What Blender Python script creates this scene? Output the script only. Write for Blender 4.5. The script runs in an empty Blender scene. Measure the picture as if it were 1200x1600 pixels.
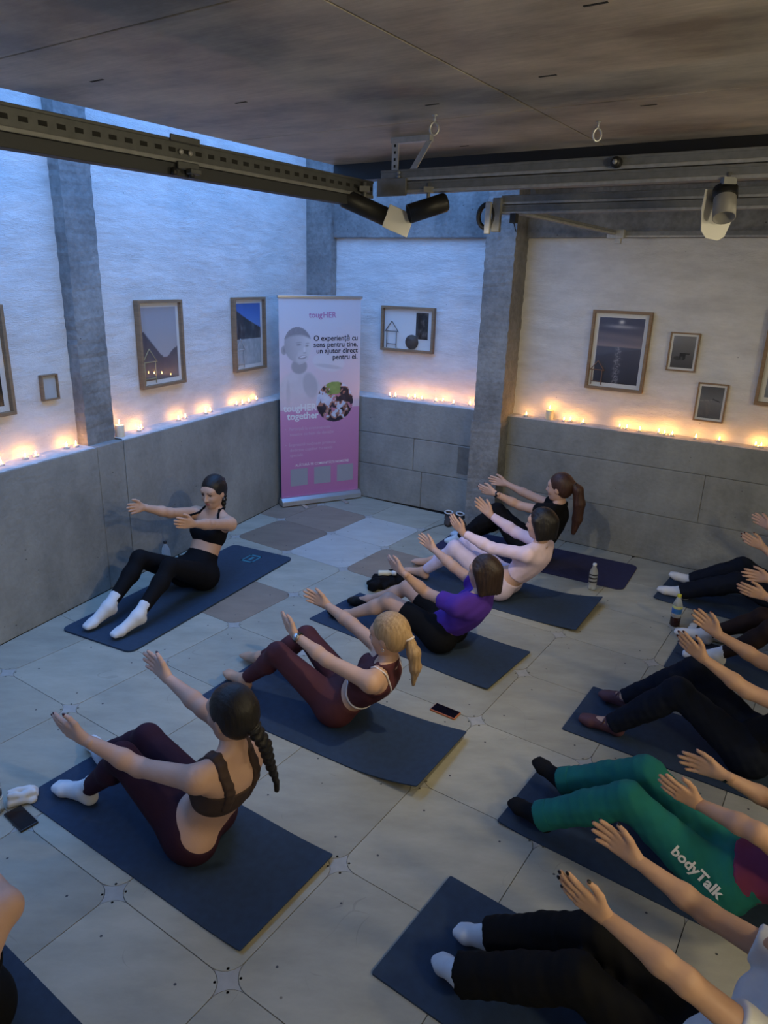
import bpy, bmesh, math, random
import numpy as np
from mathutils import Vector, Matrix

random.seed(7)
np.random.seed(7)
scene = bpy.context.scene
COL = scene.collection

# ------------------------------------------------------------------ camera
def build_camera():
    f, pitch, roll, H = 1107.58, 0.319807, 0.031162, 2.2243
    cp, sp = math.cos(pitch), math.sin(pitch)
    fwd = Vector((0, cp, -sp)); up = Vector((0, sp, cp)); rt = Vector((1, 0, 0))
    cr, sr = math.cos(roll), math.sin(roll)
    rt2 = cr * rt + sr * up; up2 = -sr * rt + cr * up
    cd = bpy.data.cameras.new('camera'); co = bpy.data.objects.new('camera', cd); COL.objects.link(co)
    cd.sensor_fit = 'HORIZONTAL'; cd.sensor_width = 36.0; cd.lens = f / 1200 * 36.0
    cd.clip_start = 0.02
    m = Matrix((rt2, up2, -fwd)).transposed().to_4x4(); m.translation = (0, 0, H)
    co.matrix_world = m
    scene.camera = co
build_camera()

# ------------------------------------------------------------------ sky, exposure
world = bpy.data.worlds.new('dusk_sky'); scene.world = world; world.use_nodes = True
bg = world.node_tree.nodes['Background']
bg.inputs[0].default_value = (0.165, 0.41, 1.0, 1)
bg.inputs[1].default_value = 1.2
vs = scene.view_settings
vs.view_transform = 'Standard'; vs.look = 'None'; vs.gamma = 1.0; vs.use_curve_mapping = False
vs.exposure = 1.5

# ------------------------------------------------------------------ helpers
def srgb(r, g, b):
    def c(x):
        x /= 255.0
        return x / 12.92 if x <= 0.04045 else ((x + 0.055) / 1.055) ** 2.4
    return (c(r), c(g), c(b))

def link(o, parent=None):
    COL.objects.link(o)
    if parent is not None: o.parent = parent
    return o

def tag(o, label=None, cat=None, group=None, kind=None):
    if label: o['label'] = label
    if cat: o['category'] = cat
    if group: o['group'] = group
    if kind: o['kind'] = kind
    return o

def empty(name, loc=(0, 0, 0), rz=0.0, label=None, cat=None, group=None):
    o = bpy.data.objects.new(name, None); o.empty_display_size = 0.1
    link(o); o.location = loc; o.rotation_euler = (0, 0, rz)
    return tag(o, label, cat, group)

def copy_tree(o, parent=None):
    c = o.copy(); COL.objects.link(c); c.parent = parent
    for ch in list(o.children): copy_tree(ch, c)
    return c

MATS = {}
def mat(name, color, rough=0.6, metal=0.0, noise=0.0, nscale=20.0, bump=0.0, bscale=60.0, stretch=None, emit=None, estr=0.0, spec=0.5, trans=0.0, color2=None, coords='Object', sheen=0.0):
    """principled material with optional two-tone noise and noise bump"""
    if name in MATS: return MATS[name]
    m = bpy.data.materials.new(name); m.use_nodes = True
    nt = m.node_tree; bs = nt.nodes['Principled BSDF']
    bs.inputs['Base Color'].default_value = (*color, 1)
    bs.inputs['Roughness'].default_value = rough; bs.inputs['Metallic'].default_value = metal
    bs.inputs['Specular IOR Level'].default_value = spec
    if trans: bs.inputs['Transmission Weight'].default_value = trans
    if sheen: bs.inputs['Sheen Weight'].default_value = sheen
    if emit:
        bs.inputs['Emission Color'].default_value = (*emit, 1); bs.inputs['Emission Strength'].default_value = estr
    if noise or bump or color2:
        tc = nt.nodes.new('ShaderNodeTexCoord'); vec = tc.outputs[coords]
        if stretch:
            mp = nt.nodes.new('ShaderNodeMapping'); mp.inputs['Scale'].default_value = stretch
            nt.links.new(vec, mp.inputs[0]); vec = mp.outputs[0]
    if noise or color2:
        n = nt.nodes.new('ShaderNodeTexNoise'); n.inputs['Scale'].default_value = nscale; n.inputs['Detail'].default_value = 6
        nt.links.new(vec, n.inputs['Vector'])
        r = nt.nodes.new('ShaderNodeValToRGB'); r.color_ramp.elements[0].position = 0.3; r.color_ramp.elements[1].position = 0.7
        c2 = color2 or tuple(c * (1 - noise) for c in color)
        r.color_ramp.elements[0].color = (*c2, 1); r.color_ramp.elements[1].color = (*color, 1)
        nt.links.new(n.outputs['Fac'], r.inputs[0]); nt.links.new(r.outputs[0], bs.inputs['Base Color'])
    if bump:
        n2 = nt.nodes.new('ShaderNodeTexNoise'); n2.inputs['Scale'].default_value = bscale; n2.inputs['Detail'].default_value = 4
        nt.links.new(vec, n2.inputs['Vector'])
        b = nt.nodes.new('ShaderNodeBump'); b.inputs['Strength'].default_value = bump; b.inputs['Distance'].default_value = 0.01
        nt.links.new(n2.outputs['Fac'], b.inputs['Height']); nt.links.new(b.outputs[0], bs.inputs['Normal'])
    MATS[name] = m
    return m

def mesh_np(name, V, Q, material=None, smooth=True):
    """mesh from numpy verts and quads/tris (uniform size)"""
    me = bpy.data.meshes.new(name); V = np.asarray(V, np.float32); Q = np.asarray(Q, np.int32)
    n = Q.shape[1]
    me.vertices.add(len(V)); me.vertices.foreach_set('co', V.ravel())
    me.loops.add(Q.size); me.loops.foreach_set('vertex_index', Q.ravel())
    me.polygons.add(len(Q)); me.polygons.foreach_set('loop_start', np.arange(0, Q.size, n, dtype=np.int32))
    me.polygons.foreach_set('loop_total', np.full(len(Q), n, np.int32))
    if smooth: me.polygons.foreach_set('use_smooth', np.ones(len(Q), bool))
    me.update(calc_edges=True)
    if material: me.materials.append(material)
    return me

class MB:
    """collects simple shapes; build() links them as one mesh object"""
    def __init__(self): self.v = []; self.f = []; self.s = []; self.mi = []; self.cur = 0
    def add(self, vs, fs, smooth=False):
        o = len(self.v); self.v += [tuple(x) for x in vs]
        for q in fs: self.f.append([i + o for i in q]); self.s.append(smooth); self.mi.append(self.cur)
        return self
    def box(self, x0, x1, y0, y1, z0, z1, M=None):
        vs = [(x, y, z) for x in (x0, x1) for y in (y0, y1) for z in (z0, z1)]
        if M is not None: vs = [M @ Vector(v) for v in vs]
        return self.add(vs, [(0, 1, 3, 2), (4, 6, 7, 5), (0, 4, 5, 1), (2, 3, 7, 6), (0, 2, 6, 4), (1, 5, 7, 3)])
    def prism(self, pts, z0, z1, M=None):
        n = len(pts); vs = [(p[0], p[1], z0) for p in pts] + [(p[0], p[1], z1) for p in pts]
        if M is not None: vs = [M @ Vector(v) for v in vs]
        fs = [list(range(n))[::-1], [i + n for i in range(n)]] + [(i, (i + 1) % n, (i + 1) % n + n, i + n) for i in range(n)]
        return self.add(vs, fs)
    def lathe(self, prof, n=20, M=None, smooth=True, cap=True):
        vs = []; fs = []
        for r, z in prof:
            for k in range(n):
                a = 2 * math.pi * k / n; vs.append((r * math.cos(a), r * math.sin(a), z))
        for i in range(len(prof) - 1):
            for k in range(n): fs.append((i * n + k, i * n + (k + 1) % n, (i + 1) * n + (k + 1) % n, (i + 1) * n + k))
        if cap: fs.append(list(range(n))[::-1]); fs.append([(len(prof) - 1) * n + k for k in range(n)])
        if M is not None: vs = [M @ Vector(v) for v in vs]
        return self.add(vs, fs, smooth)
    def tube(self, pts, r, n=8, closed=False):
        pts = [Vector(p) for p in pts]; m = len(pts); rs = r if isinstance(r, (list, tuple)) else [r] * m
        vs = []; fs = []; prev = None
        for i, p in enumerate(pts):
            d = (pts[(i + 1) % m] - pts[i - 1]) if closed else (pts[min(i + 1, m - 1)] - pts[max(i - 1, 0)])
            d.normalize()
            a = prev if prev is not None else (Vector((0, 0, 1)) if abs(d.z) < 0.9 else Vector((1, 0, 0)))
            x = (a - d * a.dot(d)); x.normalize(); prev = x; y = d.cross(x)
            for k in range(n):
                t = 2 * math.pi * k / n; vs.append(p + (x * math.cos(t) + y * math.sin(t)) * rs[i])
        last = m if closed else m - 1
        for i in range(last):
            for k in range(n):
                j = (i + 1) % m
                fs.append((i * n + k, i * n + (k + 1) % n, j * n + (k + 1) % n, j * n + k))
        if not closed: fs.append(list(range(n))[::-1]); fs.append([(m - 1) * n + k for k in range(n)])
        return self.add(vs, fs, True)
    def mesh(self, name, mats):
        me = bpy.data.meshes.new(name); me.from_pydata(self.v, [], self.f)
        for m in (mats if isinstance(mats, (list, tuple)) else [mats]): me.materials.append(m)
        me.polygons.foreach_set('use_smooth', self.s); me.polygons.foreach_set('material_index', self.mi); me.update()
        return me
    def build(self, name, mats, parent=None, bevel=0.0):
        o = bpy.data.objects.new(name, self.mesh(name, mats)); link(o, parent)
        if bevel:
            b = o.modifiers.new('bevel', 'BEVEL'); b.width = bevel; b.segments = 2; b.limit_method = 'ANGLE'
        return o

# floor lattice axes (the raised floor and the mezzanine share them)
TH = -0.585579
AX = np.array([math.cos(TH), math.sin(TH)]); BX = np.array([-math.sin(TH), math.cos(TH)])
LO = np.array([-0.96853, 2.06725])          # one panel crossing
def ab(a, b): p = AX * a + BX * b; return float(p[0]), float(p[1])
MAB = Matrix.Rotation(TH, 4, 'Z')           # local x = a, y = b

# wall planes: origin, direction (deg); offset positive = away from the room
LW = ((-1.779, 5.2036), 67.2); BW = ((0.1732, 7.0101), -28.92); RW = ((2.1269, 5.7356), -32.4)
def wmat(W): return Matrix.Translation((W[0][0], W[0][1], 0)) @ Matrix.Rotation(math.radians(W[1]), 4, 'Z')
ML, MBk, MR = wmat(LW), wmat(BW), wmat(RW)   # local x along the wall, y away from the room
# ------------------------------------------------------------------ surface materials
def concrete(name, base, dark, scale=2.2, bump=0.25, stain=0.5):
    m = bpy.data.materials.new(name); m.use_nodes = True; nt = m.node_tree; N = nt.nodes; L = nt.links
    bs = N['Principled BSDF']; bs.inputs['Roughness'].default_value = 0.85; bs.inputs['Specular IOR Level'].default_value = 0.25
    tc = N.new('ShaderNodeTexCoord')
    n1 = N.new('ShaderNodeTexNoise'); n1.inputs['Scale'].default_value = scale; n1.inputs['Detail'].default_value = 8; n1.inputs['Roughness'].default_value = 0.62
    mp = N.new('ShaderNodeMapping'); mp.inputs['Scale'].default_value = (1, 1, 0.7); L.new(tc.outputs['Object'], mp.inputs[0]); L.new(mp.outputs[0], n1.inputs['Vector'])
    r1 = N.new('ShaderNodeValToRGB'); r1.color_ramp.elements[0].position = 0.32; r1.color_ramp.elements[1].position = 0.68
    r1.color_ramp.elements[0].color = (*dark, 1); r1.color_ramp.elements[1].color = (*base, 1); L.new(n1.outputs['Fac'], r1.inputs[0])
    # pores
    v = N.new('ShaderNodeTexVoronoi'); v.inputs['Scale'].default_value = 9; L.new(tc.outputs['Object'], v.inputs['Vector'])
    r2 = N.new('ShaderNodeValToRGB'); r2.color_ramp.elements[0].position = 0.03; r2.color_ramp.elements[1].position = 0.055
    r2.color_ramp.elements[0].color = (0.25, 0.25, 0.25, 1); r2.color_ramp.elements[1].color = (1, 1, 1, 1); L.new(v.outputs['Distance'], r2.inputs[0])
    n3 = N.new('ShaderNodeTexNoise'); n3.inputs['Scale'].default_value = 30; n3.inputs['Detail'].default_value = 5; L.new(tc.outputs['Object'], n3.inputs['Vector'])
    r3 = N.new('ShaderNodeValToRGB'); r3.color_ramp.elements[0].position = 0.3; r3.color_ramp.elements[0].color = (1 - 0.35 * stain,) * 3 + (1,)
    r3.color_ramp.elements[1].position = 0.6; L.new(n3.outputs['Fac'], r3.inputs[0])
    mx = N.new('ShaderNodeMixRGB'); mx.blend_type = 'MULTIPLY'; mx.inputs[0].default_value = 0.8; L.new(r1.outputs[0], mx.inputs[1]); L.new(r2.outputs[0], mx.inputs[2])
    mx2 = N.new('ShaderNodeMixRGB'); mx2.blend_type = 'MULTIPLY'; mx2.inputs[0].default_value = 1; L.new(mx.outputs[0], mx2.inputs[1]); L.new(r3.outputs[0], mx2.inputs[2])
    L.new(mx2.outputs[0], bs.inputs['Base Color'])
    b = N.new('ShaderNodeBump'); b.inputs['Strength'].default_value = bump; b.inputs['Distance'].default_value = 0.02
    ad = N.new('ShaderNodeMath'); ad.operation = 'ADD'; L.new(n3.outputs['Fac'], ad.inputs[0]); L.new(r2.outputs[0], ad.inputs[1])
    L.new(ad.outputs[0], b.inputs['Height']); L.new(b.outputs[0], bs.inputs['Normal'])
    return m

def plaster(name):
    m = bpy.data.materials.new(name); m.use_nodes = True; nt = m.node_tree; N = nt.nodes; L = nt.links
    bs = N['Principled BSDF']; bs.inputs['Roughness'].default_value = 0.8; bs.inputs['Specular IOR Level'].default_value = 0.3
    tc = N.new('ShaderNodeTexCoord')
    mp = N.new('ShaderNodeMapping'); mp.inputs['Scale'].default_value = (1.0, 1.0, 3.2); L.new(tc.outputs['Object'], mp.inputs[0])
    n1 = N.new('ShaderNodeTexNoise'); n1.inputs['Scale'].default_value = 2.4; n1.inputs['Detail'].default_value = 9; n1.inputs['Roughness'].default_value = 0.7; L.new(mp.outputs[0], n1.inputs['Vector'])
    r1 = N.new('ShaderNodeValToRGB'); r1.color_ramp.elements[0].position = 0.3; r1.color_ramp.elements[1].position = 0.62
    r1.color_ramp.elements[0].color = (0.62, 0.61, 0.60, 1); r1.color_ramp.elements[1].color = (0.80, 0.79, 0.78, 1); L.new(n1.outputs['Fac'], r1.inputs[0])
    v = N.new('ShaderNodeTexVoronoi'); v.inputs['Scale'].default_value = 7; L.new(tc.outputs['Object'], v.inputs['Vector'])
    r2 = N.new('ShaderNodeValToRGB'); r2.color_ramp.elements[0].position = 0.02; r2.color_ramp.elements[1].position = 0.04
    r2.color_ramp.elements[0].color = (0.3, 0.3, 0.3, 1); L.new(v.outputs['Distance'], r2.inputs[0])
    mx = N.new('ShaderNodeMixRGB'); mx.blend_type = 'MULTIPLY'; mx.inputs[0].default_value = 0.7; L.new(r1.outputs[0], mx.inputs[1]); L.new(r2.outputs[0], mx.inputs[2])
    L.new(mx.outputs[0], bs.inputs['Base Color'])
    n2 = N.new('ShaderNodeTexNoise'); n2.inputs['Scale'].default_value = 42; n2.inputs['Detail'].default_value = 6; n2.inputs['Roughness'].default_value = 0.7; L.new(mp.outputs[0], n2.inputs['Vector'])
    n3 = N.new('ShaderNodeTexNoise'); n3.inputs['Scale'].default_value = 5; n3.inputs['Detail'].default_value = 3; L.new(mp.outputs[0], n3.inputs['Vector'])
    ad = N.new('ShaderNodeMath'); ad.operation = 'MULTIPLY_ADD'; ad.inputs[1].default_value = 2.0; L.new(n3.outputs['Fac'], ad.inputs[0]); L.new(n2.outputs['Fac'], ad.inputs[2])
    b = N.new('ShaderNodeBump'); b.inputs['Strength'].default_value = 0.55; b.inputs['Distance'].default_value = 0.02; L.new(ad.outputs[0], b.inputs['Height']); L.new(b.outputs[0], bs.inputs['Normal'])
    return m

def panel_material(name, base, dark):
    m = bpy.data.materials.new(name); m.use_nodes = True; nt = m.node_tree; N = nt.nodes; L = nt.links
    bs = N['Principled BSDF']; bs.inputs['Roughness'].default_value = 0.55; bs.inputs['Specular IOR Level'].default_value = 0.4
    ge = N.new('ShaderNodeNewGeometry')
    mp = N.new('ShaderNodeMapping'); mp.inputs['Rotation'].default_value = (0, 0, -TH); mp.inputs['Scale'].default_value = (1.0, 2.6, 1); L.new(ge.outputs['Position'], mp.inputs[0])
    n1 = N.new('ShaderNodeTexNoise'); n1.inputs['Scale'].default_value = 3.0; n1.inputs['Detail'].default_value = 8; n1.inputs['Roughness'].default_value = 0.65; L.new(mp.outputs[0], n1.inputs['Vector'])
    r1 = N.new('ShaderNodeValToRGB'); r1.color_ramp.elements[0].position = 0.3; r1.color_ramp.elements[1].position = 0.65
    r1.color_ramp.elements[0].color = (*dark, 1); r1.color_ramp.elements[1].color = (*base, 1); L.new(n1.outputs['Fac'], r1.inputs[0])
    oi = N.new('ShaderNodeObjectInfo')
    r0 = N.new('ShaderNodeMapRange'); r0.inputs[3].default_value = 0.86; r0.inputs[4].default_value = 1.08; L.new(oi.outputs['Random'], r0.inputs[0])
    # scratches: thin dark marks
    w = N.new('ShaderNodeTexVoronoi'); w.feature = 'DISTANCE_TO_EDGE'; w.inputs['Scale'].default_value = 1.7
    nw = N.new('ShaderNodeTexNoise'); nw.inputs['Scale'].default_value = 2.0; L.new(ge.outputs['Position'], nw.inputs['Vector'])
    vm = N.new('ShaderNodeVectorMath'); vm.operation = 'ADD'; L.new(ge.outputs['Position'], vm.inputs[0]); L.new(nw.outputs['Color'], vm.inputs[1]); L.new(vm.outputs[0], w.inputs['Vector'])
    n4 = N.new('ShaderNodeTexNoise'); n4.inputs['Scale'].default_value = 4.3; L.new(ge.outputs['Position'], n4.inputs['Vector'])
    ma = N.new('ShaderNodeMath'); ma.operation = 'MULTIPLY_ADD'; ma.inputs[1].default_value = -0.05; ma.inputs[2].default_value = 0.0215; L.new(n4.outputs['Fac'], ma.inputs[0])
    lt = N.new('ShaderNodeMath'); lt.operation = 'LESS_THAN'; L.new(w.outputs['Distance'], lt.inputs[0]); L.new(ma.outputs[0], lt.inputs[1])
    mx = N.new('ShaderNodeMixRGB'); mx.blend_type = 'MULTIPLY'; mx.inputs[0].default_value = 1; L.new(r1.outputs[0], mx.inputs[1]); L.new(r0.outputs[0], mx.inputs[2])
    mx2 = N.new('ShaderNodeMixRGB'); mx2.blend_type = 'MULTIPLY'; mx2.inputs[2].default_value = (0.86, 0.86, 0.86, 1); L.new(lt.outputs[0], mx2.inputs[0]); L.new(mx.outputs[0], mx2.inputs[1])
    sv = N.new('ShaderNodeTexVoronoi'); sv.inputs['Scale'].default_value = 5.5; L.new(ge.outputs['Position'], sv.inputs['Vector'])
    sr = N.new('ShaderNodeValToRGB'); sr.color_ramp.elements[0].position = 0.022; sr.color_ramp.elements[1].position = 0.034; sr.color_ramp.elements[0].color = (0.3, 0.29, 0.27, 1); L.new(sv.outputs['Distance'], sr.inputs[0])
    mx3 = N.new('ShaderNodeMixRGB'); mx3.blend_type = 'MULTIPLY'; mx3.inputs[0].default_value = 0.8; L.new(mx2.outputs[0], mx3.inputs[1]); L.new(sr.outputs[0], mx3.inputs[2])
    L.new(mx3.outputs[0], bs.inputs['Base Color'])
    b = N.new('ShaderNodeBump'); b.inputs['Strength'].default_value = 0.08; b.inputs['Distance'].default_value = 0.01; L.new(n1.outputs['Fac'], b.inputs['Height']); L.new(b.outputs[0], bs.inputs['Normal'])
    return m

M_CONC = concrete('board_marked_concrete', (0.35, 0.355, 0.335), (0.185, 0.19, 0.182), 1.6, 0.25, 0.25)
M_CONC2 = concrete('column_concrete', (0.33, 0.33, 0.32), (0.18, 0.18, 0.178), 3.2, 0.4, 0.6)
M_PATCH = mat('dark_cement_patch', (0.17, 0.165, 0.15), 0.9, noise=0.3, nscale=14, bump=0.3, bscale=50)
M_PLAST = plaster('rough_white_plaster')
M_PANEL = panel_material('grey_floor_board', (0.42, 0.40, 0.325), (0.32, 0.305, 0.245))
M_PANELB = panel_material('brown_floor_board', (0.30, 0.23, 0.17), (0.23, 0.175, 0.13))
M_PANELW = panel_material('pale_floor_board', (0.50, 0.50, 0.47), (0.42, 0.41, 0.38))
M_CONN = mat('pale_connector_plate', (0.41, 0.40, 0.37), 0.5, noise=0.15, nscale=25)
M_DARK = mat('black_gap', (0.012, 0.012, 0.012), 0.9)
M_HOLE = mat('dark_screw_hole', (0.05, 0.05, 0.05), 0.6)
M_STEEL = mat('galvanised_steel', (0.50, 0.50, 0.50), 0.40, 0.35, noise=0.25, nscale=40)
M_STEELD = mat('dull_steel', (0.25, 0.255, 0.26), 0.5, 0.3, noise=0.25, nscale=30)
M_STEELB = mat('darkened_steel', (0.10, 0.105, 0.11), 0.5, 0.3, noise=0.25, nscale=30)  # darker steel copy: shade on the left rail put into its colour
M_BLACK = mat('black_paint', (0.012, 0.012, 0.013), 0.45)
M_WHITE = mat('white_plastic', (0.75, 0.74, 0.72), 0.45)
M_ALU = mat('brushed_aluminium', (0.62, 0.63, 0.65), 0.32, 0.9)

# ------------------------------------------------------------------ floor of lattice panels
def clip(poly, p, n):
    out = []
    for i in range(len(poly)):
        a, b = poly[i], poly[(i + 1) % len(poly)]
        da = (a[0] - p[0]) * n[0] + (a[1] - p[1]) * n[1]; db = (b[0] - p[0]) * n[0] + (b[1] - p[1]) * n[1]
        if da <= 0: out.append(a)
        if (da < 0) != (db < 0) and da != db:
            t = da / (da - db); out.append((a[0] + t * (b[0] - a[0]), a[1] + t * (b[1] - a[1])))
    return out

def wall_half(W, off=-0.004):
    a = math.radians(W[1]); n = (-math.sin(a), math.cos(a)); return ((W[0][0] + n[0] * off, W[0][1] + n[1] * off), n)
HALVES = [wall_half(LW), wall_half(BW), wall_half(RW)]

def build_floor():
    m = MB(); m.box(-5.2, 5.4, -2.6, 9.3, -0.12, -0.012)
    floor = tag(m.build('floor', M_DARK), 'raised floor of square boards with star connector plates', None, None, 'structure')
    g, r = 0.0017, 0.078
    poly = []
    for cx, cy, a0 in ((0.6 - g - r, 0.6 - g - r, 0), (g + r, 0.6 - g - r, 90), (g + r, g + r, 180), (0.6 - g - r, g + r, 270)):
        for k in range(7):
            t = math.radians(a0 + 15 * k); poly.append((cx + r * math.cos(t), cy + r * math.sin(t)))
    def holes(mb):
        mb.cur = 1
        for hx, hy in ((0.10, 0.13), (0.50, 0.11), (0.47, 0.49), (0.12, 0.46)):
            rr = 0.0055
            mb.add([(hx + rr * math.cos(k * math.pi / 3), hy + rr * math.sin(k * math.pi / 3), 0.0004) for k in range(6)], [list(range(6))])
        mb.cur = 0
    base = {}
    for key, mm in (('g', M_PANEL), ('b', M_PANELB), ('w', M_PANELW)):
        mb = MB(); mb.prism(poly, -0.011, 0.0); holes(mb); base[key] = mb.mesh('floor_panel', [mm, M_HOLE])
    # star shaped connector: concave arcs round the four panel corners
    star = []; rs = r - 0.0022; q = r + g
    for cx, cy, a0 in ((q, q, 270), (-q, q, 0), (-q, -q, 90), (q, -q, 180)):
        for k in range(7):
            t = math.radians(a0 - 15 * k); star.append((cx + (rs + 0.0044) * math.cos(t), cy + (rs + 0.0044) * math.sin(t)))
    cb = MB()
    # fan prism (star is concave, so build it from a centre)
    n = len(star); vs = [(0, 0, -0.0005)] + [(p[0], p[1], -0.0005) for p in star] + [(p[0], p[1], -0.011) for p in star]
    fs = [(0, 1 + (i + 1) % n, 1 + i) for i in range(n)] + [(1 + i, 1 + (i + 1) % n, 1 + n + (i + 1) % n, 1 + n + i) for i in range(n)]
    cb.add(vs, fs); cb.cur = 1
    for sx in (-1, 1):
        for sy in (-1, 1):
            cb.add([(sx * 0.03 + 0.0055 * math.cos(k * math.pi / 3), sy * 0.03 + 0.0055 * math.sin(k * math.pi / 3), 0.0) for k in range(6)], [list(range(6))])
    cmesh = cb.mesh('floor_connector', [M_CONN, M_HOLE])
    brown = {(-4, 5), (-4, 6), (-3, 3), (-2, 5), (-5, 6)}; pale = {(-3, 5), (-3, 6)}
    ns = {'g': 0, 'b': 0, 'w': 0}
    for i in range(-6, 10):
        for j in range(-5, 13):
            p0 = LO + AX * 0.6 * i + BX * 0.6 * j
            c = p0 + AX * 0.3 + BX * 0.3
            if c[1] < -1.6 or c[0] > 4.5 or c[0] < -4.4: continue
            key = 'b' if (i, j) in brown else 'w' if (i, j) in pale else 'g'
            wp = [tuple(p0 + AX * x + BX * y) for x, y in poly]
            d = [max((x - P[0]) * n_[0] + (y - P[1]) * n_[1] for x, y in wp) for P, n_ in HALVES]
            if max(d) <= 0:
                o = bpy.data.objects.new('floor_panel', base[key]); link(o, floor); o.location = (p0[0], p0[1], 0); o.rotation_euler = (0, 0, TH)
            else:
                for P, n_ in HALVES:
                    wp = clip(wp, P, n_)
                    if len(wp) < 3: break
                if len(wp) < 3: continue
                area = abs(sum(wp[k][0] * wp[(k + 1) % len(wp)][1] - wp[(k + 1) % len(wp)][0] * wp[k][1] for k in range(len(wp)))) / 2
                if area < 0.003: continue
                mb = MB(); mb.prism(wp, -0.011, 0.0)
                mb.build('floor_panel', {'g': M_PANEL, 'b': M_PANELB, 'w': M_PANELW}[key], floor)
            ok = all((p0[0] - P[0]) * n_[0] + (p0[1] - P[1]) * n_[1] < -0.09 for P, n_ in HALVES)
            if ok:
                o = bpy.data.objects.new('floor_connector', cmesh); link(o, floor); o.location = (p0[0], p0[1], 0); o.rotation_euler = (0, 0, TH)
    return floor
build_floor()

# ------------------------------------------------------------------ walls
LED = 1.06
def wall_obj(name, boxes, material, M, parent=None, bevel=0.0, kind=None, label=None):
    mb = MB()
    for b in boxes: mb.box(*b)
    o = mb.build(name, material, None, bevel)
    if parent is None: o.matrix_world = M
    else: o.parent = parent
    if kind: o['kind'] = kind
    if label: o['label'] = label
    return o

def rough_edge(name, M_par, x0, x1, y0, y1, z0, z1, material, parent, seed=0, amp=0.004, step=0.03):
    """a concrete member with slightly ragged vertical edges"""
    rnd = random.Random(seed); n = max(2, int((z1 - z0) / step)); vs = []; fs = []
    for i in range(n + 1):
        z = z0 + (z1 - z0) * i / n; j = [rnd.uniform(-amp, amp) for _ in range(4)]
        vs += [(x0 + j[0], y0 + j[1] * .5, z), (x1 + j[2], y0 + j[3] * .5, z), (x1 + j[2], y1, z), (x0 + j[0], y1, z)]
    for i in range(n):
        for k in range(4): fs.append((i * 4 + k, i * 4 + (k + 1) % 4, i * 4 + 4 + (k + 1) % 4, i * 4 + 4 + k))
    fs.append((3, 2, 1, 0)); fs.append((n * 4, n * 4 + 1, n * 4 + 2, n * 4 + 3))
    mb = MB(); mb.add(vs, fs); return mb.build(name, material, parent)

def ledge_cap(x0, x1, y0, y1, z, parent, seed):
    """uneven whitish mortar on top of the low wall"""
    rnd = random.Random(seed); n = int((x1 - x0) / 0.06); vs = []; fs = []
    for i in range(n + 1):
        x = x0 + (x1 - x0) * i / n; a = rnd.uniform(-0.002, 0.008)
        vs += [(x, y0 + rnd.uniform(0.0, 0.012), z - 0.002), (x, y0 + 0.015 + rnd.uniform(0, 0.012), z + 0.006 + a * .3), (x, y1, z + 0.008 + a * .3)]
    for i in range(n):
        for k in range(2): fs.append((i * 3 + k, i * 3 + 3 + k, i * 3 + 4 + k, i * 3 + 1 + k))
    mb = MB(); mb.add(vs, fs, True)
    return mb.build('ledge_mortar', mat('pale_mortar', (0.62, 0.61, 0.59), 0.9, noise=0.25, nscale=18, bump=0.4, bscale=60), parent)

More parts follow.
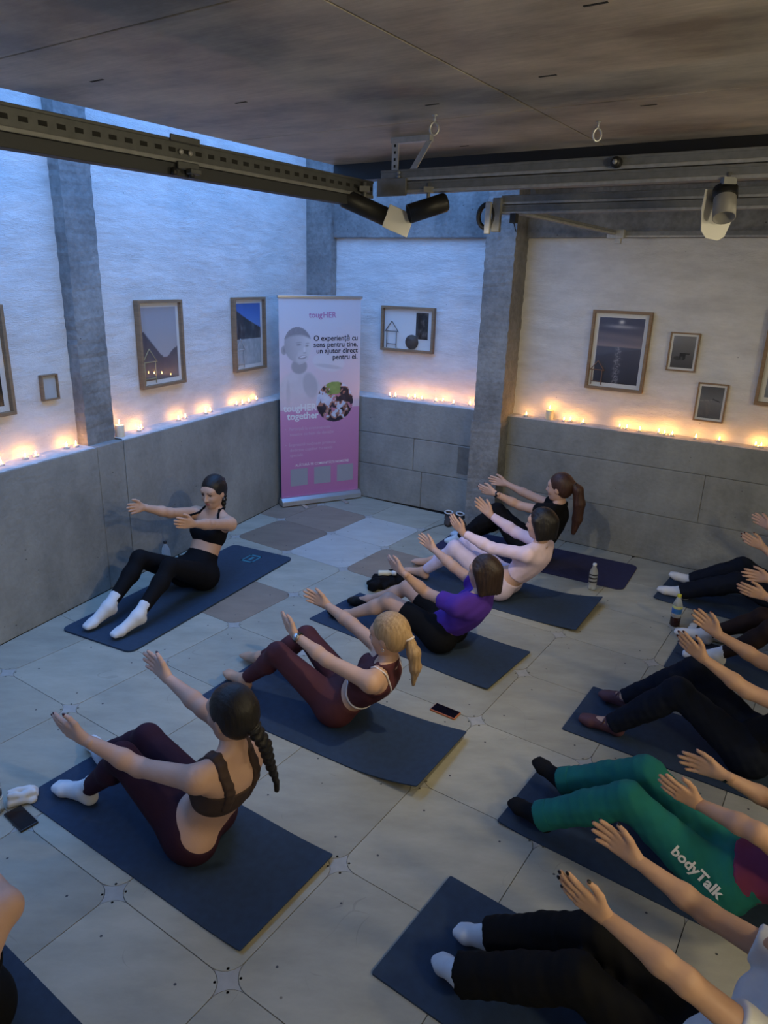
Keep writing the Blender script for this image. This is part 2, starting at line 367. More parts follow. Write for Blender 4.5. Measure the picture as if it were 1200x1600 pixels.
TOP = 3.75
def build_walls():
    # left wall: low concrete wall, recessed white infill, one column
    w = wall_obj('wall_left', [(-8.0, 2.72, 0.165, 0.45, LED - 0.02, TOP)], M_PLAST, ML, kind='structure', label='left wall of white plaster above a low grey concrete wall')
    segs = [(-8.0, -3.4), (-3.396, -0.515), (-0.511, -0.262), (-0.258, 2.54)]
    for k, (a, b) in enumerate(segs):
        wall_obj('concrete_panel', [(a, b, 0.0 if k != 2 else 0.003, 0.46, 0.0, LED)], M_CONC, ML, w, 0.006)
    rough_edge('column', ML, -0.52, -0.265, 0.075, 0.44, LED - 0.01, TOP, M_CONC2, w, 3)
    ledge_cap(-8.0, -0.535, 0.0, 0.17, LED, w, 1); ledge_cap(-0.26, 2.54, 0.0, 0.17, LED, w, 2)
    wall_obj('roof_beam', [(-8.0, 2.72, 0.11, 0.5, TOP - 0.25, TOP + 0.1)], M_CONC2, ML, w)
    # back wall
    w = wall_obj('wall_back', [(-1.0, 1.25, 0.25, 0.55, LED - 0.02, 2.64)], M_PLAST, MBk, kind='structure', label='back wall of white plaster over low concrete blocks')
    rows = [(0.0, 0.37), (0.374, 0.70), (0.704, LED)]; joints = [[0.22], [0.12], []]
    for (z0, z1), js in zip(rows, joints):
        xs = [-1.105] + js + [0.86]
        for a, b in zip(xs, xs[1:]):
            wall_obj('concrete_block', [(a, b - 0.004, random.uniform(0, 0.004), 0.55, z0, z1)], M_CONC, MBk, w, 0.005)
    wall_obj('cement_patch', [(0.60, 0.79, -0.004, 0.1, 0.42, 0.69)], M_PATCH, MBk, w, 0.004)
    ledge_cap(-1.1, 0.86, 0.0, 0.26, LED, w, 4)
    rough_edge('corner_column', MBk, -1.42, -0.985, 0.15, 0.6, LED - 0.02, TOP, M_CONC2, w, 5)
    wall_obj('beam', [(-1.0, 1.25, 0.20, 0.6, 2.585, TOP)], M_CONC2, MBk, w, 0.01)
    rough_edge('pillar_base', MBk, 0.84, 1.12, -0.30, 0.5, 0.0, 1.02, M_CONC2, w, 6, 0.004)
    rough_edge('pillar', MBk, 0.85, 1.11, -0.28, 0.5, 1.02, TOP, M_CONC2, w, 7, 0.004)
    # right wall
    w = wall_obj('wall_right', [(-1.3, 5.0, 0.14, 0.5, LED - 0.02, 2.64)], M_PLAST, MR, kind='structure', label='right wall of white plaster over a low concrete wall')
    rows = [(0.0, 0.40), (0.403, 0.80), (0.803, LED)]; joints = [[1.3, 3.2], [0.5, 2.2], [1.1, 3.0]]
    for (z0, z1), js in zip(rows, joints):
        xs = [-1.28] + js + [5.0]
        for a, b in zip(xs, xs[1:]):
            wall_obj('concrete_block', [(a, b - 0.0015, random.uniform(0, 0.003), 0.55, z0, z1)], M_CONC, MR, w, 0.004)
    ledge_cap(-1.28, 5.0, 0.0, 0.15, LED, w, 8)
    wall_obj('beam', [(-1.3, 5.0, 0.085, 0.55, 2.575, 3.2)], M_CONC2, MR, w, 0.01)
    # walls behind the photographer
    mb = MB(); mb.box(-4.8, 4.6, -2.0, -1.7, 0, TOP); tag(mb.build('wall_front', M_CONC), kind='structure')
    mb = MB(); mb.box(4.4, 4.7, -1.7, 5.2, 0, TOP); tag(mb.build('wall_side', M_CONC), kind='structure')
build_walls()

# ------------------------------------------------------------------ ceiling of plywood sheets and roof over the right part
def plywood():
    m = bpy.data.materials.new('stained_plywood'); m.use_nodes = True; nt = m.node_tree; N = nt.nodes; L = nt.links
    bs = N['Principled BSDF']; bs.inputs['Roughness'].default_value = 0.42; bs.inputs['Specular IOR Level'].default_value = 0.28
    tc = N.new('ShaderNodeTexCoord')
    mp = N.new('ShaderNodeMapping'); mp.inputs['Scale'].default_value = (0.8, 1.5, 1); L.new(tc.outputs['Object'], mp.inputs[0])
    n1 = N.new('ShaderNodeTexNoise'); n1.inputs['Scale'].default_value = 1.7; n1.inputs['Detail'].default_value = 9; n1.inputs['Roughness'].default_value = 0.62; L.new(mp.outputs[0], n1.inputs['Vector'])
    r1 = N.new('ShaderNodeValToRGB'); r1.color_ramp.elements[0].position = 0.38; r1.color_ramp.elements[1].position = 0.64
    r1.color_ramp.elements[0].color = (0.21, 0.185, 0.155, 1); r1.color_ramp.elements[1].color = (0.66, 0.58, 0.47, 1); L.new(n1.outputs['Fac'], r1.inputs[0])
    mp2 = N.new('ShaderNodeMapping'); mp2.inputs['Scale'].default_value = (2, 40, 1); L.new(tc.outputs['Object'], mp2.inputs[0])
    n2 = N.new('ShaderNodeTexNoise'); n2.inputs['Scale'].default_value = 3; n2.inputs['Detail'].default_value = 4; L.new(mp2.outputs[0], n2.inputs['Vector'])
    r2 = N.new('ShaderNodeValToRGB'); r2.color_ramp.elements[0].color = (0.72, 0.72, 0.72, 1); r2.color_ramp.elements[0].position = 0.3; L.new(n2.outputs['Fac'], r2.inputs[0])
    mx = N.new('ShaderNodeMixRGB'); mx.blend_type = 'MULTIPLY'; mx.inputs[0].default_value = 0.8; L.new(r1.outputs[0], mx.inputs[1]); L.new(r2.outputs[0], mx.inputs[2])
    L.new(mx.outputs[0], bs.inputs['Base Color'])
    rr = N.new('ShaderNodeMapRange'); rr.inputs[3].default_value = 0.3; rr.inputs[4].default_value = 0.6; L.new(n1.outputs['Fac'], rr.inputs[0]); L.new(rr.outputs[0], bs.inputs['Roughness'])
    b = N.new('ShaderNodeBump'); b.inputs['Strength'].default_value = 0.06; L.new(n1.outputs['Fac'], b.inputs['Height']); L.new(b.outputs[0], bs.inputs['Normal'])
    return m
M_PLY = plywood()
ZC = 2.754
def build_ceiling():
    mb = MB(); mb.box(-2.44, 5.2, -3.4, 3.18, ZC + 0.02, ZC + 0.2)
    c = mb.build('ceiling', M_DARK); c.matrix_world = MAB; tag(c, 'low ceiling of stained brown board sheets', None, None, 'structure')
    av = [-2.44, -1.06, 0.18, 1.42, 2.66, 5.2]; bv = [-3.4, -2.4, -1.17, 0.05, 1.235, 2.41, 3.18]
    sc = MB()
    for j, (b0, b1) in enumerate(zip(bv, bv[1:])):
        for a0, a1 in zip(av, av[1:]):
            s = 0.0025; mb = MB(); mb.box(a0 + s, a1 - s, b0 + s, b1 - s, ZC, ZC + 0.02); mb.build('plywood_sheet', M_PLY, c, 0.002)
    for a, b, l in ((-0.62, 1.6, .05), (-0.9, 2.05, .05), (-1.35, 2.2, .05), (-0.2, 2.75, .05), (-0.75, 2.5, .05), (-1.9, 1.9, .05), (-2.1, 1.5, .06), (-1.6, 2.9, .04)):
        sc.box(a, a + l, b, b + 0.008, ZC - 0.001, ZC + 0.001)
    sc.build('slot_mark', M_DARK, c)
    # black edge strip and pale strip below it
    mb = MB(); mb.box(-2.44, 5.2, 3.12, 3.2, ZC - 0.075, ZC); mb.build('edge_strip', M_BLACK, c)
    mb = MB(); mb.box(-2.05, 0.05, 3.17, 3.2, ZC - 0.105, ZC - 0.076); mb.box(0.25, 5.2, 3.17, 3.2, ZC - 0.105, ZC - 0.076); mb.build('pale_strip', M_WHITE, c)
    # solid roof over the part right of the pillar line
    mb = MB(); mb.prism([(-2.58, 3.18), (6.0, 3.18), (6.0, 6.6), (-2.58, 6.6)], 2.95, 3.1)
    r = mb.build('ceiling_upper', M_CONC2); r.matrix_world = MAB; tag(r, 'concrete roof slab beyond the plywood ceiling', None, None, 'structure')
build_ceiling()
# ------------------------------------------------------------------ implicit-surface modelling (for bodies, cloth, hair)
def v3(*a): return np.array(a, float)
def nrm(a): return a / (np.linalg.norm(a) + 1e-12)
def cap(a, b, ra, rb, k=0.02, cuts=(), sub=False): return dict(t='c', a=np.array(a, float), b=np.array(b, float), ra=ra, rb=rb, k=k, cuts=list(cuts), sub=sub)
def ell(c, r, ax=None, k=0.02, cuts=(), sub=False): return dict(t='e', c=np.array(c, float), r=np.array(r, float), ax=np.eye(3) if ax is None else np.array(ax, float), k=k, cuts=list(cuts), sub=sub)
def infl(prims, e, cuts=(), k=None):
    out = []
    for p in prims:
        q = dict(p); q['cuts'] = list(p['cuts']) + list(cuts)
        if p['t'] == 'c': q['ra'] = p['ra'] + e; q['rb'] = p['rb'] + e
        else: q['r'] = p['r'] + e
        if k is not None: q['k'] = k
        out.append(q)
    return out
def bounds(p):
    if p['t'] == 'c':
        lo = np.minimum(p['a'] - p['ra'], p['b'] - p['rb']); hi = np.maximum(p['a'] + p['ra'], p['b'] + p['rb'])
    else:
        e = np.sqrt(((p['ax'] * p['r'][:, None]) ** 2).sum(0)); lo, hi = p['c'] - e, p['c'] + e
    return lo, hi
def pdist(p, X, Y, Z):
    if p['t'] == 'c':
        a, b = p['a'], p['b']; ba = b - a; L2 = ba @ ba + 1e-12
        x, y, z = X - a[0], Y - a[1], Z - a[2]
        t = np.clip((x * ba[0] + y * ba[1] + z * ba[2]) / L2, 0, 1)
        d = np.sqrt((x - t * ba[0]) ** 2 + (y - t * ba[1]) ** 2 + (z - t * ba[2]) ** 2) - (p['ra'] + t * (p['rb'] - p['ra']))
    else:
        x, y, z = X - p['c'][0], Y - p['c'][1], Z - p['c'][2]; r = p['r']; A = p['ax']
        u = [A[i, 0] * x + A[i, 1] * y + A[i, 2] * z for i in range(3)]
        k0 = np.sqrt((u[0] / r[0]) ** 2 + (u[1] / r[1]) ** 2 + (u[2] / r[2]) ** 2)
        k1 = np.sqrt((u[0] / r[0] ** 2) ** 2 + (u[1] / r[1] ** 2) ** 2 + (u[2] / r[2] ** 2) ** 2) + 1e-9
        d = k0 * (k0 - 1) / k1
    for pt, n in p['cuts']:
        d = np.maximum(d, (X - pt[0]) * n[0] + (Y - pt[1]) * n[1] + (Z - pt[2]) * n[2])
    return d
def comb(D, d, p):
    k = p['k']
    if p['sub']:
        h = np.maximum(k - np.abs(D + d), 0) / k; return np.maximum(D, -d) + h * h * k * 0.25
    h = np.maximum(k - np.abs(D - d), 0) / k
    return np.minimum(D, d) - h * h * k * 0.25
def field(prims, h, cuts=(), warp=None):
    add = [p for p in prims if not p['sub']]
    B = [bounds(p) for p in add]; lo = np.min([b[0] for b in B], 0) - 3 * h - 0.012; hi = np.max([b[1] for b in B], 0) + 3 * h + 0.012
    n = np.ceil((hi - lo) / h).astype(int) + 1
    D = np.full(tuple(n), 0.3, np.float32)
    gx, gy, gz = [lo[i] + h * np.arange(n[i]) for i in range(3)]
    for p in prims:
        l, u = bounds(p); mg = p['k'] + 2.5 * h
        i0 = np.maximum(np.floor((l - mg - lo) / h).astype(int), 0); i1 = np.minimum(np.ceil((u + mg - lo) / h).astype(int) + 1, n)
        if np.any(i1 <= i0): continue
        sl = tuple(slice(i0[k], i1[k]) for k in range(3))
        X, Y, Z = np.meshgrid(gx[sl[0]], gy[sl[1]], gz[sl[2]], indexing='ij', sparse=True)
        D[sl] = comb(D[sl], pdist(p, X, Y, Z), p)
    if cuts or warp:
        X, Y, Z = np.meshgrid(gx, gy, gz, indexing='ij', sparse=True)
        for pt, nn in cuts: D = np.maximum(D, (X - pt[0]) * nn[0] + (Y - pt[1]) * nn[1] + (Z - pt[2]) * nn[2])
        if warp: D = D + warp(X, Y, Z)
    return D, lo
def sdf_at(prims, P):
    P = np.atleast_2d(P); D = np.full(len(P), 0.3)
    for p in prims: D = comb(D, pdist(p, P[:, 0], P[:, 1], P[:, 2]), p)
    return D
def to_surface(prims, P, off=0.0, it=6):
    P = np.array(np.atleast_2d(P), float)
    for _ in range(it):
        d = sdf_at(prims, P) - off; g = np.stack([(sdf_at(prims, P + e) - sdf_at(prims, P - e)) / 0.004 for e in np.eye(3) * 0.002], 1)
        g /= np.linalg.norm(g, axis=1)[:, None] + 1e-9; P -= g * d[:, None]
    return P
def nets(D, lo, h):
    s = D < 0; c = np.zeros(tuple(np.array(D.shape) - 1), np.int8)
    for i in (0, 1):
        for j in (0, 1):
            for k in (0, 1): c += s[i:D.shape[0] - 1 + i, j:D.shape[1] - 1 + j, k:D.shape[2] - 1 + k]
    act = (c > 0) & (c < 8); I = np.argwhere(act)
    idx = np.full(c.shape, -1, np.int32); idx[act] = np.arange(len(I), dtype=np.int32)
    acc = np.zeros((len(I), 3)); cnt = np.zeros(len(I))
    cs = [(i, j, k) for i in (0, 1) for j in (0, 1) for k in (0, 1)]
    val = {q: D[I[:, 0] + q[0], I[:, 1] + q[1], I[:, 2] + q[2]].astype(float) for q in cs}
    for q in cs:
        for ax in range(3):
            if q[ax]: continue
            r = list(q); r[ax] = 1; d0, d1 = val[q], val[tuple(r)]
            m = (d0 < 0) != (d1 < 0); t = np.where(m, d0 / np.where(m, d0 - d1, 1), 0)
            pos = np.array(q, float)[None, :] + np.zeros((len(I), 3)); pos[:, ax] += t
            acc[m] += pos[m]; cnt += m
    V = lo + h * (I + acc / np.maximum(cnt, 1)[:, None])
    Q = []
    for ax in range(3):
        o1, o2 = (ax + 1) % 3, (ax + 2) % 3
        sl0 = [slice(1, -1)] * 3; sl1 = [slice(1, -1)] * 3; sl0[ax] = slice(0, -1); sl1[ax] = slice(1, None)
        m = s[tuple(sl0)] != s[tuple(sl1)]; E = np.argwhere(m)
        if not len(E): continue
        ins = s[tuple(sl0)][m]
        base = E.copy(); base[:, o1] += 1; base[:, o2] += 1
        def cell(d1, d2):
            b = base.copy(); b[:, o1] -= d1; b[:, o2] -= d2; return idx[b[:, 0], b[:, 1], b[:, 2]]
        q = np.stack([cell(1, 1), cell(0, 1), cell(0, 0), cell(1, 0)], 1)
        q[~ins] = q[~ins][:, ::-1]; Q.append(q)
    return V, np.concatenate(Q)
def relax(V, Q, it=2, lam=0.5):
    """light smoothing of net vertices"""
    for _ in range(it):
        A = np.zeros_like(V); n = np.zeros(len(V))
        for k in range(4):
            i, j = Q[:, k], Q[:, (k + 1) % 4]
            np.add.at(A, i, V[j]); np.add.at(n, i, 1)
        V = V * (1 - lam) + lam * A / np.maximum(n, 1)[:, None]
    return V
def sdf_mesh(prims, h, cuts=(), warp=None, sm=1):
    D, lo = field(prims, h, cuts, warp); V, Q = nets(D, lo, h)
    return (relax(V, Q, sm) if sm else V), Q
def join(parts):
    V, Q, o = [], [], 0
    for v, q in parts: V.append(v); Q.append(q + o); o += len(v)
    return np.concatenate(V), np.concatenate(Q)
def sdf_obj(name, prims, h, material, parent, cuts=(), warp=None, sm=1, label=None):
    V, Q = sdf_mesh(prims, h, cuts, warp, sm)
    o = bpy.data.objects.new(name, mesh_np(name, V, Q, material)); link(o, parent)
    if label: o['label'] = label
    return o
# ------------------------------------------------------------------ people
def skin(name, c): return mat(name, c, 0.5, noise=0.12, nscale=9, bump=0.05, bscale=120, spec=0.4)
def cloth(name, c, rough=0.85, bump=0.15): return mat(name, c, rough, noise=0.12, nscale=16, bump=bump, bscale=26, spec=0.15 if max(c) < 0.05 else 0.3)
def hairm(name, c, c2): return mat(name, c, 0.48, color2=c2, nscale=14, bump=0.22, bscale=30, stretch=(7, 7, 0.5), spec=0.4)

def hand_prims(w, tip, side, thumb_hint, curl=0.16):
    """five separate fingers; thumb leaves the side of the palm near its base. side: palm normal"""
    d = nrm(tip - w); L = np.linalg.norm(tip - w); q = L / 0.172
    t = nrm(thumb_hint - d * (thumb_hint @ d)); n = np.cross(d, t)
    if n @ side < 0: n = -n
    P = []; wr = w - d * 0.012
    offs = (0.028, 0.0095, -0.0095, -0.027); kl = (0.083, 0.087, 0.082, 0.073); fl = (0.068, 0.077, 0.071, 0.055); sp = (0.06, 0.012, -0.035, -0.09)
    P.append(cap(wr - d * 0.02, wr + d * 0.03, 0.021 * q, 0.021 * q, 0.012))
    for i in range(4):
        kn = w + (d * kl[i] + t * offs[i]) * q
        P.append(cap(wr + d * 0.012 + t * offs[i] * 0.45 * q, kn, 0.0145 * q, 0.0105 * q, 0.012))
    nails = []
    for i in range(4):
        kn = w + (d * kl[i] + t * offs[i]) * q
        c1, c2, c3 = curl * (0.6 + 0.25 * i), curl * (1.3 + 0.3 * i), curl * (1.9 + 0.35 * i)
        e = nrm(d + t * sp[i]); p = kn; rr = (0.0096, 0.0099, 0.0094, 0.0084)[i] * q
        for s_, c_, r0, r1 in ((0.46, c1, 1.0, 0.93), (0.30, c2, 0.93, 0.85), (0.24, c3, 0.85, 0.72)):
            nx = p + (e * math.cos(c_) + n * math.sin(c_)) * fl[i] * s_ * q
            P.append(cap(p, nx, rr * r0, rr * r1, 0.0035)); last = nrm(nx - p); p = nx
        nails.append((p, last, rr * 0.72))
    b0 = w + (d * 0.018 + t * 0.020) * q; b1 = w + (d * 0.048 + t * 0.044 + n * 0.006) * q; b2 = w + (d * 0.076 + t * 0.056 + n * 0.008) * q; b3 = w + (d * 0.100 + t * 0.060 + n * 0.006) * q
    P += [cap(b0, b1, 0.0155 * q, 0.0125 * q, 0.012), cap(b1, b2, 0.0115 * q, 0.0098 * q, 0.004), cap(b2, b3, 0.0098 * q, 0.0075 * q, 0.003)]
    nails.append((b3, nrm(b3 - b2), 0.0075 * q))
    np_ = []
    for p, l, r in nails:
        u = -n if l is not nails[-1][1] else nrm(t - l * (t @ l))
        u = nrm(u - l * (u @ l)); s_ = np.cross(l, u)
        np_.append(ell(p + u * r * 0.50 + l * r * 0.1, (r * 1.25, r * 0.85, r * 0.55), (l, s_, u), 0.001))
    return P, np_

def head_model(c, hx, hz, s):
    hy = np.cross(hz, hx); A = np.stack([hx, hy, hz])
    def W(x, y, z): return c + (hx * x + hy * y + hz * z) * s
    P = [ell(W(-0.012, 0, 0.022), v3(0.095, 0.074, 0.092) * s, A, 0.03),
         ell(W(0.022, 0, -0.036), v3(0.068, 0.060, 0.078) * s, A, 0.03),
         ell(W(0.052, 0, -0.088), v3(0.030, 0.032, 0.024) * s, A, 0.03),
         cap(W(0.060, -0.03, 0.032), W(0.060, 0.03, 0.032), 0.026 * s, 0.026 * s, 0.02)]
    for y in (-1, 1):
        P.append(ell(W(0.060, 0.034 * y, -0.026), v3(0.024, 0.022, 0.026) * s, A, 0.02))
        P.append(ell(W(0.092, 0.031 * y, 0.008), v3(0.016, 0.017, 0.012) * s, A, 0.012, sub=True))
        P.append(ell(W(-0.008, 0.072 * y, -0.012), v3(0.020, 0.010, 0.031) * s, A, 0.006))
    P += [cap(W(0.086, 0, 0.014), W(0.106, 0, -0.026), 0.0075 * s, 0.0115 * s, 0.010),
          cap(W(0.094, -0.010, -0.031), W(0.094, 0.010, -0.031), 0.0085 * s, 0.0085 * s, 0.008),
          cap(W(0.080, -0.016, -0.058), W(0.080, 0.016, -0.058), 0.0095 * s, 0.0095 * s, 0.008),
          cap(W(0.079, -0.014, -0.068), W(0.079, 0.014, -0.068), 0.0095 * s, 0.0095 * s, 0.008)]
    return P, W, A

def tubepts(p, n=6):
    p = np.array(p, float); return p

def person(cfg, label, skin_c, top, bottom, feet, hair, hair_cols, extras=(), nails=None, head_pitch=0.12, head_yaw=0.0, hres=0.0085, z0=0.006, build_face=True, bust=1.0, gl=1.0):
    J = {k: np.array(v, float) + v3(0, 0, z0) for k, v in cfg['J'].items()}; s = cfg['s']
    root = empty('person', (cfg['S'][0], cfg['S'][1], 0), math.radians(cfg['ang']), label, 'person')
    SK = skin(*skin_c)
    pel, ch, nk, hd = J['pel'], J['ch'], J['nk'], J['hd']
    up = nrm(ch - pel); lat = nrm(J['shL'] - J['shR']); lat = nrm(lat - up * (lat @ up)); fw = np.cross(lat, up); A = np.stack([fw, lat, up])
    hl = nrm(J['hpL'] - J['hpR']); tl = np.linalg.norm(ch - pel)
    T = {}
    T['pelvis'] = [ell(pel + up * 0.035 * s + fw * 0.0, v3(0.098, 0.148, 0.105) * s, np.stack([np.cross(lat, up), lat, up]), 0.05)]
    gz = max(0.098 * s, 0.0)
    T['glute'] = [ell(v3(J['hp' + q][0] - 0.025 * s, J['hp' + q][1], gz + z0), v3(0.105, 0.096, 0.097) * s * gl, None, 0.05) for q in 'LR']
    T['waist'] = [ell(pel + up * tl * 0.43 - fw * 0.022 * s, v3(0.082, 0.115, 0.115) * s, A, 0.06)]
    rib = pel + up * tl * 0.74 - fw * 0.012 * s
    T['rib'] = [ell(rib, v3(0.096, 0.128, 0.125) * s, A, 0.05)]
    T['upper'] = [ell(ch - up * 0.005 * s - fw * 0.008 * s, v3(0.076, 0.135, 0.062) * s, A, 0.05)]
    T['bust'] = [ell(rib + (fw * 0.072 + lat * 0.062 * y + up * 0.004) * s, v3(0.050, 0.056, 0.056) * s * bust, A, 0.03) for y in (-1, 1)]
    T['shoulder'] = [cap(ch + lat * 0.05 * y * s, J['sh' + q], 0.055 * s, 0.051 * s, 0.04) for q, y in (('L', 1), ('R', -1))]
    T['trap'] = [cap(nk + v3(0, 0, 0.015) * s + lat * 0.02 * y * s, J['sh' + q] * 0.8 + ch * 0.2 + v3(0, 0, 0.015), 0.034 * s, 0.034 * s, 0.04) for q, y in (('L', 1), ('R', -1))]
    nb = hd - v3(0.006, 0, 0.075) * s
    T['neck'] = [cap(nk - up * 0.02, nb, 0.050 * s, 0.046 * s, 0.025)]
    for q in 'LR':
        a, b, c = J['sh' + q], J['el' + q], J['wr' + q]
        T['uarm' + q] = [cap(a, b, 0.047 * s, 0.035 * s, 0.025)]
        T['farm' + q] = [cap(b, b + (c - b) * 0.3, 0.036 * s, 0.036 * s, 0.02), cap(b + (c - b) * 0.3, c, 0.036 * s, 0.0225 * s, 0.02)]
        h_, kn, an, to = J['hp' + q], J['kn' + q], J['an' + q], J['to' + q]
        T['thigh' + q] = [cap(h_, kn, 0.088 * s * gl, 0.054 * s, 0.04)]
        bk = nrm(np.cross(hl, nrm(an - kn)));
        if bk[0] > 0: bk = -bk
        cf = kn + (an - kn) * 0.32 + bk * 0.012 * s
        T['shin' + q] = [cap(kn, cf, 0.050 * s, 0.050 * s, 0.03), cap(cf, an, 0.050 * s, 0.032 * s, 0.03)]
        fd = nrm((to - an) * v3(1, 1, 0)); fs = np.cross(v3(0, 0, 1), fd); fdir = nrm(to - an)
        heel = an - fd * 0.022 * s + v3(0, 0, -0.028) * s; heel[2] = max(heel[2], 0.026 * s + z0)
        ball = heel + (to - heel) * 0.74; ball[2] = max(ball[2], 0.024 * s + z0)
        T['foot' + q] = [cap(heel, an, 0.027 * s, 0.033 * s, 0.02), cap(an + fd * 0.01, ball, 0.033 * s, 0.023 * s, 0.025), cap(heel, ball, 0.026 * s, 0.023 * s, 0.02),
                         cap(ball - fs * 0.016 * s, to - fs * 0.014 * s - fdir * 0.012, 0.022 * s, 0.015 * s, 0.015), cap(ball + fs * 0.016 * s, to + fs * 0.014 * s - fdir * 0.012, 0.022 * s, 0.015 * s, 0.015)]
        ins = 1 if q == 'R' else -1
        T['toes' + q] = [cap(ball + fs * o * s + fdir * 0.012, to + fs * o * s * 1.1 - fdir * sh_, r_ * s, r_ * 0.85 * s, 0.006) for o, r_, sh_ in zip([ins * 0.024, ins * 0.009, -ins * 0.003, -ins * 0.014, -ins * 0.025], [0.0125, 0.0095, 0.009, 0.0085, 0.008], [0.0, 0.002, 0.008, 0.015, 0.024])]
    torso = T['pelvis'] + T['glute'] + T['waist'] + T['rib'] + T['upper'] + T['bust'] + T['shoulder'] + T['trap'] + T['neck']
    legs = sum([T[n + q] for q in 'LR' for n in ('thigh', 'shin')], [])
    arms = sum([T[n + q] for q in 'LR' for n in ('uarm', 'farm')], [])
    feetp = T['footL'] + T['footR']
    bare = feet[0] == 'bare'
    body = torso + legs + arms + feetp + (T['toesL'] + T['toesR'] if bare else [])
    parts = [sdf_mesh(body, hres)]
    nail_p = []
    for q, y in (('L', 1), ('R', -1)):
        th = cfg.get('th' + q, (0.0, 0.15 * y, 1.0))
        P, npm = hand_prims(J['wr' + q], J['fi' + q], v3(0, -y, 0.0), v3(*th), cfg.get('curl', 0.14))
        parts.append(sdf_mesh(P, 0.0030, sm=0)); nail_p += npm
    cpi, spi = math.cos(head_pitch), math.sin(head_pitch); cy, sy = math.cos(head_yaw), math.sin(head_yaw)
    hx = v3(cpi * cy, cpi * sy, -spi); hz = nrm(v3(0, 0, 1) - hx * hx[2])
    HP, W, HA = head_model(hd, hx, hz, s)
    parts.append(sdf_mesh(HP + [cap(nb, hd - v3(0.012, 0, 0.03) * s, 0.046 * s, 0.046 * s, 0.03)], 0.0055))
    V, Q = join(parts)
    b = bpy.data.objects.new('body', mesh_np('body', V, Q, SK)); link(b, root)
    if nails is not None: sdf_obj('fingernails', nail_p, 0.0016, mat(*nails), root, sm=0)['kind'] = 'stuff'
    # ---- face
    if build_face:
        for y in (-1, 1):
            m = MB(); Mx = Matrix.Translation(Vector(W(0.0725, 0.031 * y, 0.006))) @ Matrix((hx, HA[1], hz)).transposed().to_4x4()
            pr = [(0.0001, 0.0098), (0.0048, 0.0085), (0.0050, 0.0084), (0.008, 0.0055), (0.0098, 0.0), (0.008, -0.0055), (0.0001, -0.0098)]
            m.lathe([(r * s, z * s) for r, z in pr[::-1]], 12, Mx @ Matrix.Rotation(math.pi / 2, 4, 'Y'), True, False)
            for k in range(len(m.f)): m.mi[k] = 1 if k // 12 >= 4 else 0
            m.build('eye', [mat('shaded_eye_white', (0.42, 0.40, 0.38), 0.25), mat('dark_iris', (0.02, 0.014, 0.012), 0.15)], root)  # eye white darkened, shadow over the eyes put into its colour
            sdf_obj('eyebrow', [cap(W(0.087, 0.015 * y, 0.028), W(0.079, 0.045 * y, 0.032), 0.0048 * s, 0.0036 * s, 0.002)], 0.003, mat('eyebrow_hair', (0.025, 0.016, 0.013), 0.7), root, sm=0)
            sdf_obj('eyelid', [cap(W(0.0815, 0.020 * y, 0.0125), W(0.0785, 0.042 * y, 0.0115), 0.0040 * s, 0.0040 * s, 0.002)], 0.0028, mat('dark_lashes', (0.10, 0.05, 0.038), 0.7), root, sm=0)
        sdf_obj('lips', [cap(W(0.0865, -0.016, -0.0585), W(0.0905, 0, -0.057), 0.0055 * s, 0.0065 * s, 0.004), cap(W(0.0865, 0.016, -0.0585), W(0.0905, 0, -0.057), 0.0055 * s, 0.0065 * s, 0.004), cap(W(0.0875, -0.011, -0.067), W(0.0875, 0.011, -0.067), 0.0066 * s, 0.0066 * s, 0.004)], 0.003, mat('lip_skin', (0.38, 0.13, 0.11), 0.4), root, sm=1)
    # ---- bottoms
    kind, bm = bottom[0], bottom[1]
    wz = pel + up * tl * (bottom[2] if len(bottom) > 2 else 0.34); wcut = [(wz, up)]
    lowers = infl(T['pelvis'] + T['glute'] + T['waist'], 0.006, wcut)
    for q in 'LR':
        h_, kn, an = J['hp' + q], J['kn' + q], J['an' + q]; sd = nrm(an - kn); tdv = nrm(kn - h_)
        if kind == 'leggings':
            lowers += infl(T['thigh' + q], 0.005); lowers += infl(T['shin' + q], 0.005, [(kn + (an - kn) * 0.90, sd)])
        elif kind == 'shorts':
            lowers += infl(T['thigh' + q], 0.009, [(h_ + (kn - h_) * 0.72, tdv)])
        elif kind == 'trousers':
            r = bottom[3] if len(bottom) > 3 else (0.068, 0.072)
            e = an + sd * 0.012; lowers += infl(T['thigh' + q], 0.012)
            lowers += infl(T['shin' + q], 0.009, [(kn + (an - kn) * 0.85, sd)])
            lowers += [cap(kn, kn + (e - kn) * 0.45, 0.062 * s, r[0] * s, 0.04), cap(kn + (e - kn) * 0.45, e + sd * 0.08, r[0] * s, r[1] * s, 0.03, [(e, sd)])]
            lowers[-1]['cuts'].append((v3(0, 0, 0.004 + z0), v3(0, 0, -1)))
    fc = [(v3(0, 0, 0.003 + z0), v3(0, 0, -1))]
    wrinkle = None
    if kind == 'trousers':
        wrinkle = lambda X, Y, Z: (0.0022 * np.sin(X * 70 + Y * 40 + Z * 55) * np.sin(Y * 33 - Z * 61 + X * 12) + 0.0015 * np.sin(X * 120 - Z * 90)).astype(np.float32)
    pants = sdf_obj({'leggings': 'leggings', 'shorts': 'shorts', 'trousers': 'trousers'}[kind], lowers, hres, bm, root, fc, wrinkle, 1)
    if kind == 'trousers' and len(bottom) > 4:
        for q in 'LR':
            an, kn = J['an' + q], J['kn' + q]; sd = nrm(an - kn); e = an + sd * 0.012
            sdf_obj('cuff', [cap(e - sd * 0.075, e + sd * 0.06, (bottom[3][1] + 0.004) * s, (bottom[3][1] + 0.006) * s, 0.01, [(e + sd * 0.004, sd), (e - sd * 0.055, -sd), (v3(0, 0, 0.003 + z0), v3(0, 0, -1))])], 0.006, bm, root)
